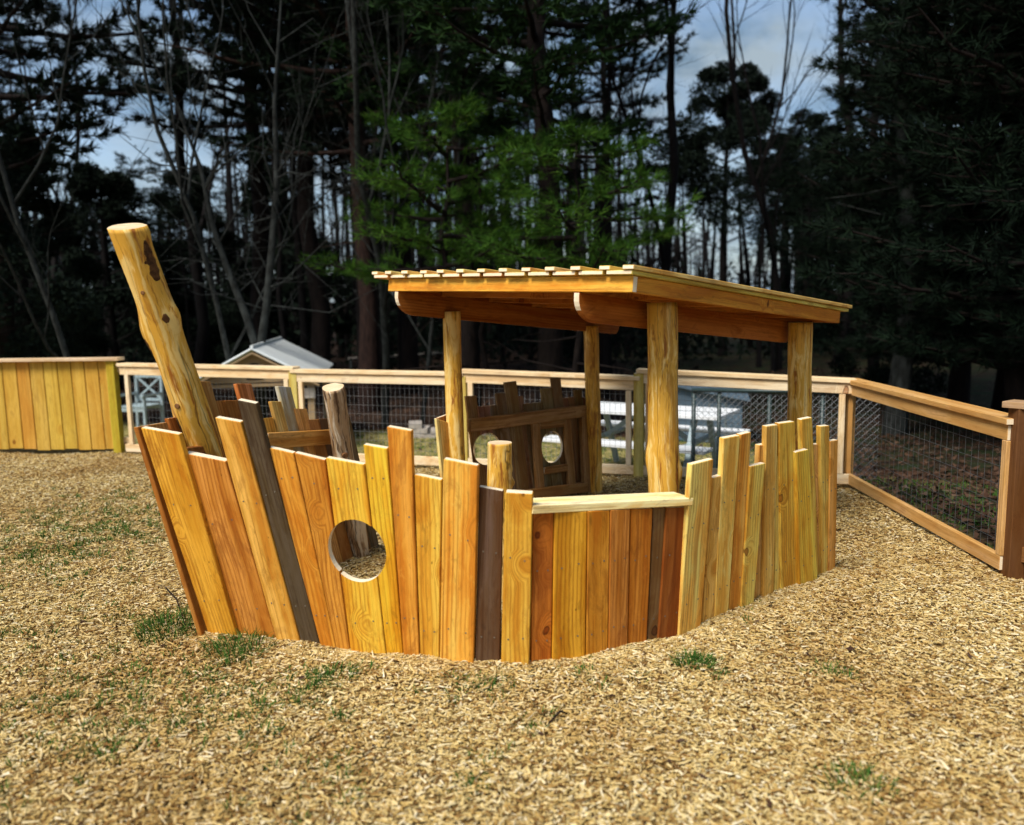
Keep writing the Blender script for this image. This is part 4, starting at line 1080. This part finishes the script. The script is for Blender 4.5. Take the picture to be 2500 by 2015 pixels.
for (a_, b_, where), cnt in zip(segs, (5, 4, 6, 7, 9, 8, 9, 9)):
    for i, vx in enumerate(sorted(rr.uniform(a_, b_) for _ in range(cnt))):
        Y = rr.uniform(17, 34); open_sky = 1300 < vx < 1800 or 130 < vx < 500
        kd = SL[(i + int(vx)) % 3] if rr.random() < .7 else (BA, BC)[i % 2]
        tree('slender_tree', kd, vx * V, Y, ORD[i] + ' slender dark trunk from the left ' + where, (BARKD, NEEDD) if kd in SL else DM,
             rr.uniform(.42, .55) * Y / 25 if open_sky else rr.uniform(.8, 1.15), rr.uniform(0, 6.28), 'slender dark trunks in the woods')

# far wood: uncountable trunks and brush behind
nr = np.random.default_rng(3); mb = MB(); rr = random.Random(8)
def dens(vx): return .42 if 1390 < vx < 1640 else .55 if 600 < vx < 760 else 1.0
for i in range(950):
    px = rr.uniform(-250, 2420) * V; Y = rr.uniform(30, 62)
    if rr.random() > dens(px / V): continue
    q = atY(px, 850, Y); z = gzf(q.x, q.y); h = rr.uniform(5, 8) if 1300 < px / V < 1800 or 130 < px / V < 480 else rr.uniform(7, 14); l = Vector((rr.uniform(-.6, .6), 0, 0)); r = rr.uniform(.05, .15)
    mb.tube([Vector((q.x, q.y, z - .3)), Vector((q.x, q.y, z + h * .5)) + l * .3, Vector((q.x, q.y, z + h)) + l], [r, r * .75, r * .2], 5)
    for j in range(7):
        b = Vector((q.x, q.y, z + h * rr.uniform(.2, .9))); d = Vector((rr.uniform(-1, 1), rr.uniform(-1, 1), rr.uniform(0, .9))).normalized() * rr.uniform(.8, 2.6)
        mb.tube([b, b + d * .5 + rvec(rr) * .1, b + d], [.03, .02, .006], 3)
o = link('far_wood', mb.mesh('far_wood'), BARKD); tag(o, 'dark mass of far trunks and branches behind the nearer trees', 'woods', None, 'stuff')
T = []
for i in range(800):
    px = rr.uniform(-250, 2420) * V; Y = rr.uniform(24, 55); vx = px / V
    if rr.random() > dens(vx) * (.8 if 760 < vx < 1750 else 1): continue
    q = atY(px, 850, Y); z = gzf(q.x, q.y); hh = rr.uniform(1.2, 3.4) if 760 < vx < 1750 else rr.uniform(2.5, 6.5); w = rr.uniform(.6, 1.6)
    m = 130; P = nr.normal(0, 1, (m, 3)) * (w * .5, w * .5, hh * .32) + (q.x, q.y, z + hh * .45)
    d = nr.normal(0, 1, (m, 3)); d /= np.linalg.norm(d, axis=1, keepdims=True); s = np.cross(d, nr.normal(0, 1, (m, 3))); s /= np.linalg.norm(s, axis=1, keepdims=True)
    l = nr.uniform(.1, .3, (m, 1)); T.append(np.stack([P - s * l * .3, P + s * l * .3, P + d * l], 1))
o = link('undergrowth', tri_mesh('undergrowth', np.concatenate(T)), LEAFD); tag(o, 'dark brushy undergrowth among the far trees', 'undergrowth', None, 'stuff')

# ------------------------------------------------------------------ mulch chips, leaves, grass
def chip_material():
    N = NT('wood_chips', .85, .12)
    oi = N.n('ShaderNodeObjectInfo'); tcn = N.n('ShaderNodeTexCoord'); geo = N.n('ShaderNodeNewGeometry')
    c = N.ramp(oi.outputs['Random'], [(0.0, (.13, .065, .02)), (.12, (.30, .165, .05)), (.30, (.50, .335, .11)), (.6, (.64, .475, .195)), (.88, (.74, .59, .31)), (1.0, (.84, .73, .50))])
    big = N.noise(geo.outputs['Position'], 1.0, 5, 0.6)
    c = N.mix(N.ramp(big, [(.46, 0.0), (.64, .6)]), c, N.mix(1.0, c, (.66, .52, .36), 'MULTIPLY'))
    N.base(c); return N.m
CHIPM = chip_material()
def chip_nodes(name, rng_tilt):
    ng = bpy.data.node_groups.new(name, 'GeometryNodeTree')
    ng.interface.new_socket('Geometry', in_out='INPUT', socket_type='NodeSocketGeometry')
    ng.interface.new_socket('Geometry', in_out='OUTPUT', socket_type='NodeSocketGeometry')
    gi = ng.nodes.new('NodeGroupInput'); go = ng.nodes.new('NodeGroupOutput')
    join = ng.nodes.new('GeometryNodeGeometryToInstance')
    for (rt, rb, dp, sides, flat) in ((.35, 1.0, 9.0, 4, .45), (.8, 1.0, 7.0, 4, .35), (.15, .9, 11, 3, .6), (.7, .8, 4.5, 5, .30), (.5, 1.0, 13, 4, .4)):
        co = ng.nodes.new('GeometryNodeMeshCone'); co.inputs['Vertices'].default_value = sides
        co.inputs['Radius Top'].default_value = rt * .0042; co.inputs['Radius Bottom'].default_value = rb * .0050; co.inputs['Depth'].default_value = dp * .0048
        tr = ng.nodes.new('GeometryNodeTransform'); tr.inputs['Rotation'].default_value = (math.pi / 2, 0, 0); tr.inputs['Scale'].default_value = (1.15, 1, flat + .2)
        sm_ = ng.nodes.new('GeometryNodeSetMaterial'); sm_.inputs['Material'].default_value = CHIPM
        ng.links.new(co.outputs[0], tr.inputs[0]); ng.links.new(tr.outputs[0], sm_.inputs[0]); ng.links.new(sm_.outputs[0], join.inputs[0])
    iop = ng.nodes.new('GeometryNodeInstanceOnPoints'); iop.inputs['Pick Instance'].default_value = True
    ri = ng.nodes.new('FunctionNodeRandomValue'); ri.data_type = 'INT'; ri.inputs[4].default_value = 0; ri.inputs[5].default_value = 4
    rv_ = ng.nodes.new('FunctionNodeRandomValue'); rv_.data_type = 'FLOAT_VECTOR'; rv_.inputs[0].default_value = (-rng_tilt, -rng_tilt, 0); rv_.inputs[1].default_value = (rng_tilt, rng_tilt, 6.283)
    rs = ng.nodes.new('FunctionNodeRandomValue'); rs.data_type = 'FLOAT_VECTOR'; rs.inputs[0].default_value = (.35, .25, .4); rs.inputs[1].default_value = (1.3, 1.35, 1.15); rs.inputs['Seed'].default_value = 5
    ng.links.new(gi.outputs[0], iop.inputs['Points']); ng.links.new(join.outputs[0], iop.inputs['Instance'])
    ng.links.new(ri.outputs[2], iop.inputs['Instance Index']); ng.links.new(rv_.outputs[0], iop.inputs['Rotation']); ng.links.new(rs.outputs[0], iop.inputs['Scale'])
    ng.links.new(iop.outputs[0], go.inputs[0]); return ng
nr = np.random.default_rng(42)
def scatter(y0, y1, dn):
    n = int((y1 - y0) * 14 * dn); y = nr.uniform(y0, y1, n); x = nr.uniform(-7, 7, n)
    ok = (np.abs(x) < .70 * y + .7)
    s1 = (x - FA.x) * fn.x + (y - FA.y) * fn.y; s2 = (x - FB.x) * rn.x + (y - FB.y) * rn.y
    ok &= (s1 < .25) & (s2 < .1) & ((x - FA.x) * bn.x + (y - FA.y) * bn.y < .05)
    return np.stack([x[ok], y[ok]], 1)
pts = np.concatenate([scatter(1.5, 3.2, 10500), scatter(3.2, 5.2, 8500), scatter(5.2, 9.6, 3600)])
z = gz(pts[:, 0], pts[:, 1]) + nr.uniform(.0, .018, len(pts))
# chips banked against the foot of the hull
bank = []
for a, b, n_ in ((BOW, K1, S1[1]), (K1, K1b, S2[1]), (K1b, K2, S2b[1]), (K2, K2b, S3a[1]), (K2b, K3, S3[1]), (K3, STERN, S4[1])):
    m_ = int((b - a).length * 7000); t_ = nr.uniform(0, 1, m_); o_ = nr.exponential(.055, m_) - .01; o_ = np.clip(o_, -.01, .22)
    x_ = a.x + (b.x - a.x) * t_ + n_.x * o_; y_ = a.y + (b.y - a.y) * t_ + n_.y * o_
    hgt_ = .010 + .028 * (.5 + .5 * np.sin(x_ * 9 + 1.3) * np.cos(x_ * 3.7))
    bank.append(np.column_stack([x_, y_, gz(x_, y_) + hgt_ * np.clip(1 - o_ / .16, 0, 1) * nr.uniform(.2, 1.1, m_)]))
bank = np.concatenate(bank)
me = bpy.data.meshes.new('mulch_chips'); me.from_pydata(np.concatenate([np.column_stack([pts, z]), bank]).tolist(), [], [])
o = link('mulch_chips', me, CHIPM); md = o.modifiers.new('chips', 'NODES'); md.node_group = chip_nodes('chip_scatter', .30)
tag(o, 'loose pale wood chip mulch covering the yard', 'mulch', None, 'stuff')

# fallen leaves and pale litter beyond the fences
LITM = make_foliage('fallen_leaves', [(.1, (.022, .012, .008)), (.5, (.06, .030, .018)), (.8, (.11, .065, .042)), (.97, (.34, .28, .22))])
def litter(n, xr, yr, size):
    x = nr.uniform(*xr, n); y = nr.uniform(*yr, n)
    s1 = (x - FA.x) * fn.x + (y - FA.y) * fn.y; s2 = (x - FB.x) * rn.x + (y - FB.y) * rn.y
    ok = (s1 > 4.0 + nr.normal(0, .7, n)) | (s2 > .15)
    x, y = x[ok], y[ok]; P = np.column_stack([x, y, gz(x, y) + nr.uniform(.005, .03, len(x))])
    d = nr.normal(0, 1, P.shape) * (1, 1, .35); d /= np.linalg.norm(d, axis=1, keepdims=True); s = np.cross(d, np.array([0, 0, 1.0])) + nr.normal(0, .2, P.shape); l = size * nr.uniform(.5, 1.4, (len(P), 1))
    return np.stack([P - s * l * .4, P + s * l * .4, P + d * l], 1)
def stray(n):
    y = nr.uniform(1.8, 9, n); x = nr.uniform(-1, 1, n) * (.66 * y + .4); ok = ((x - FA.x) * fn.x + (y - FA.y) * fn.y < 0) & ((x - FB.x) * rn.x + (y - FB.y) * rn.y < -.05); x, y = x[ok], y[ok]
    P = np.column_stack([x, y, gz(x, y) + .021]); a = nr.uniform(0, 6.28, len(x)); d = np.column_stack([np.cos(a), np.sin(a), nr.normal(0, .25, len(x))]); s_ = np.column_stack([-np.sin(a), np.cos(a), nr.normal(0, .25, len(x))]); l = nr.uniform(.010, .026, (len(x), 1))
    return np.concatenate([np.stack([P - d * l, P + s_ * l * .4, P + d * l], 1), np.stack([P - d * l, P + d * l, P - s_ * l * .4 + (0, 0, .006)], 1)])
o = link('leaf_litter', tri_mesh('leaf_litter', np.concatenate([stray(260), litter(30000, (-9, 9), (8, 24), .07), litter(6000, (2.9, 6), (3.5, 9), .06)])), LITM)
tag(o, 'brown and pale fallen leaves under the trees beyond the fences', 'leaf litter', None, 'stuff')

def blades(c, n, rad, ln, nr, wd=.004):
    a = nr.uniform(0, 6.28, n); r = rad * np.sqrt(nr.uniform(0, 1, n)); x = c[0] + np.cos(a) * r; y = c[1] + np.sin(a) * r
    P = np.column_stack([x, y, gz(x, y)]); d = np.column_stack([np.cos(a) * .55 * r / rad + nr.normal(0, .35, n), np.sin(a) * .55 * r / rad + nr.normal(0, .35, n), np.ones(n)])
    d /= np.linalg.norm(d, axis=1, keepdims=True); l = ln * nr.uniform(.5, 1.2, (n, 1)) * (1.15 - .5 * (r / rad))[:, None]
    s = np.column_stack([nr.normal(0, 1, n), nr.normal(0, 1, n), np.zeros(n)]); s /= np.linalg.norm(s, axis=1, keepdims=True)
    m = P + d * l * .55; tip = P + d * l + np.column_stack([d[:, 0], d[:, 1], -.35 * np.ones(n)]) * l * .35
    return np.concatenate([np.stack([P - s * wd / 2, P + s * wd / 2, m + s * wd / 2], 1), np.stack([P - s * wd / 2, m + s * wd / 2, m - s * wd / 2], 1), np.stack([m - s * wd / 2, m + s * wd / 2, tip], 1)])
tufts = [((362, 1322), 520, .10, .12, 'dark green grass tuft left of the bow foot'),
         ((505, 1372), 460, .09, .10, 'dark green grass tuft under the bow planks'),
         ((1457, 1397), 330, .05, .075, 'small round green grass tuft in front of the low planks'),
         ((262, 1295), 80, .06, .06, 'small thin grass tuft left of the larger bow tuft'),
         ((78, 1218), 70, .07, .06, 'small dark grass tuft near the left edge'),
         ((1805, 1660), 260, .07, .06, 'dark grass tuft in the lower right foreground'),
         ((700, 1432), 260, .07, .06, 'grass tuft in front of the porthole planks'),
         ((655, 1470), 130, .08, .055, 'grass patch below the tuft in front of the porthole planks'),
         ((988, 1440), 90, .05, .045, 'little grass tuft in front of the middle planks'),
         ((1060, 1448), 80, .045, .04, 'little grass tuft right of the middle planks tuft'),
         ((992, 1655), 90, .045, .045, 'dark grass tuft at the bottom centre')]
for (vx, vy), n, rad, ln, lb in tufts:
    c = gnd(vx * V, vy * V); me = tri_mesh('grass_tuft', blades((c.x, c.y), int(n * .8), rad * 1.7, ln * 1.05, nr, .0042)); me.transform(Matrix.Translation(-c))
    o = link('grass_tuft', me, GRASSM, None, Matrix.Translation(c)); tag(o, lb, 'grass tuft', 'grass tufts in the mulch')
T = []
for (vx, vy, sx_, n) in ((200, 1120, .9, 2200), (120, 1180, .6, 1100), (420, 1400, .3, 400), (560, 1480, .35, 600), (300, 1500, .4, 600), (200, 1600, .3, 260), (160, 1400, .35, 300), (60, 1330, .3, 200), (690, 1630, .18, 140), (1000, 1450, .2, 120), (1230, 1420, .2, 60),
                         (1060, 1550, .25, 90), (80, 1500, .3, 160), (1480, 1410, .12, 60), (1560, 1280, .12, 60), (1760, 1420, .12, 60), (270, 1060, .8, 900)):
    c = gnd(vx * V, vy * V)
    for i in range(max(8, n // 12)):
        a = nr.normal(0, sx_ * .5, 2); T.append(blades((c.x + a[0], c.y + a[1]), 16, .04, .055, nr, .0045))
q = (FA + FB) / 2
for i in range(1500):
    t = nr.uniform(-.1, 1.0); s = nr.uniform(.3, 4.5); p = FA.lerp(FB, t) + fn * s; T.append(blades((p.x, p.y), 9, .06, .06, nr, .005))
for i in range(420):
    y_ = nr.uniform(4.2, 8.5); p = FB + rdir * (FB.y - y_) + rn * nr.uniform(.15, 1.8); T.append(blades((p.x, p.y), 9, .06, .07, nr, .005))
o = link('sparse_grass', tri_mesh('sparse_grass', np.concatenate(T)), GRASSM); tag(o, 'sparse green grass blades growing through the mulch and behind the fence', 'grass', None, 'stuff')
# stray twigs on the mulch
for (a, b, lb) in (((1340, 1775), (1385, 1752), 'short dark twig on the mulch below the low planks'), ((404, 1440), (452, 1532), 'thin dark weed stem standing left of the bow foot')):
    p, q = gnd(*a), gnd(*b); mb = MB(); m = (p + q) / 2 + Vector((.01, .01, .03))
    mb.tube([Vector((0, 0, .015)), m - p + Vector((0, 0, .01)), q - p + Vector((0, 0, .015))], [.004, .0045, .003], 6, True)
    o = link('twig', mb.mesh('twig', True), BARKR, None, Matrix.Translation(p)); tag(o, lb, 'twig')
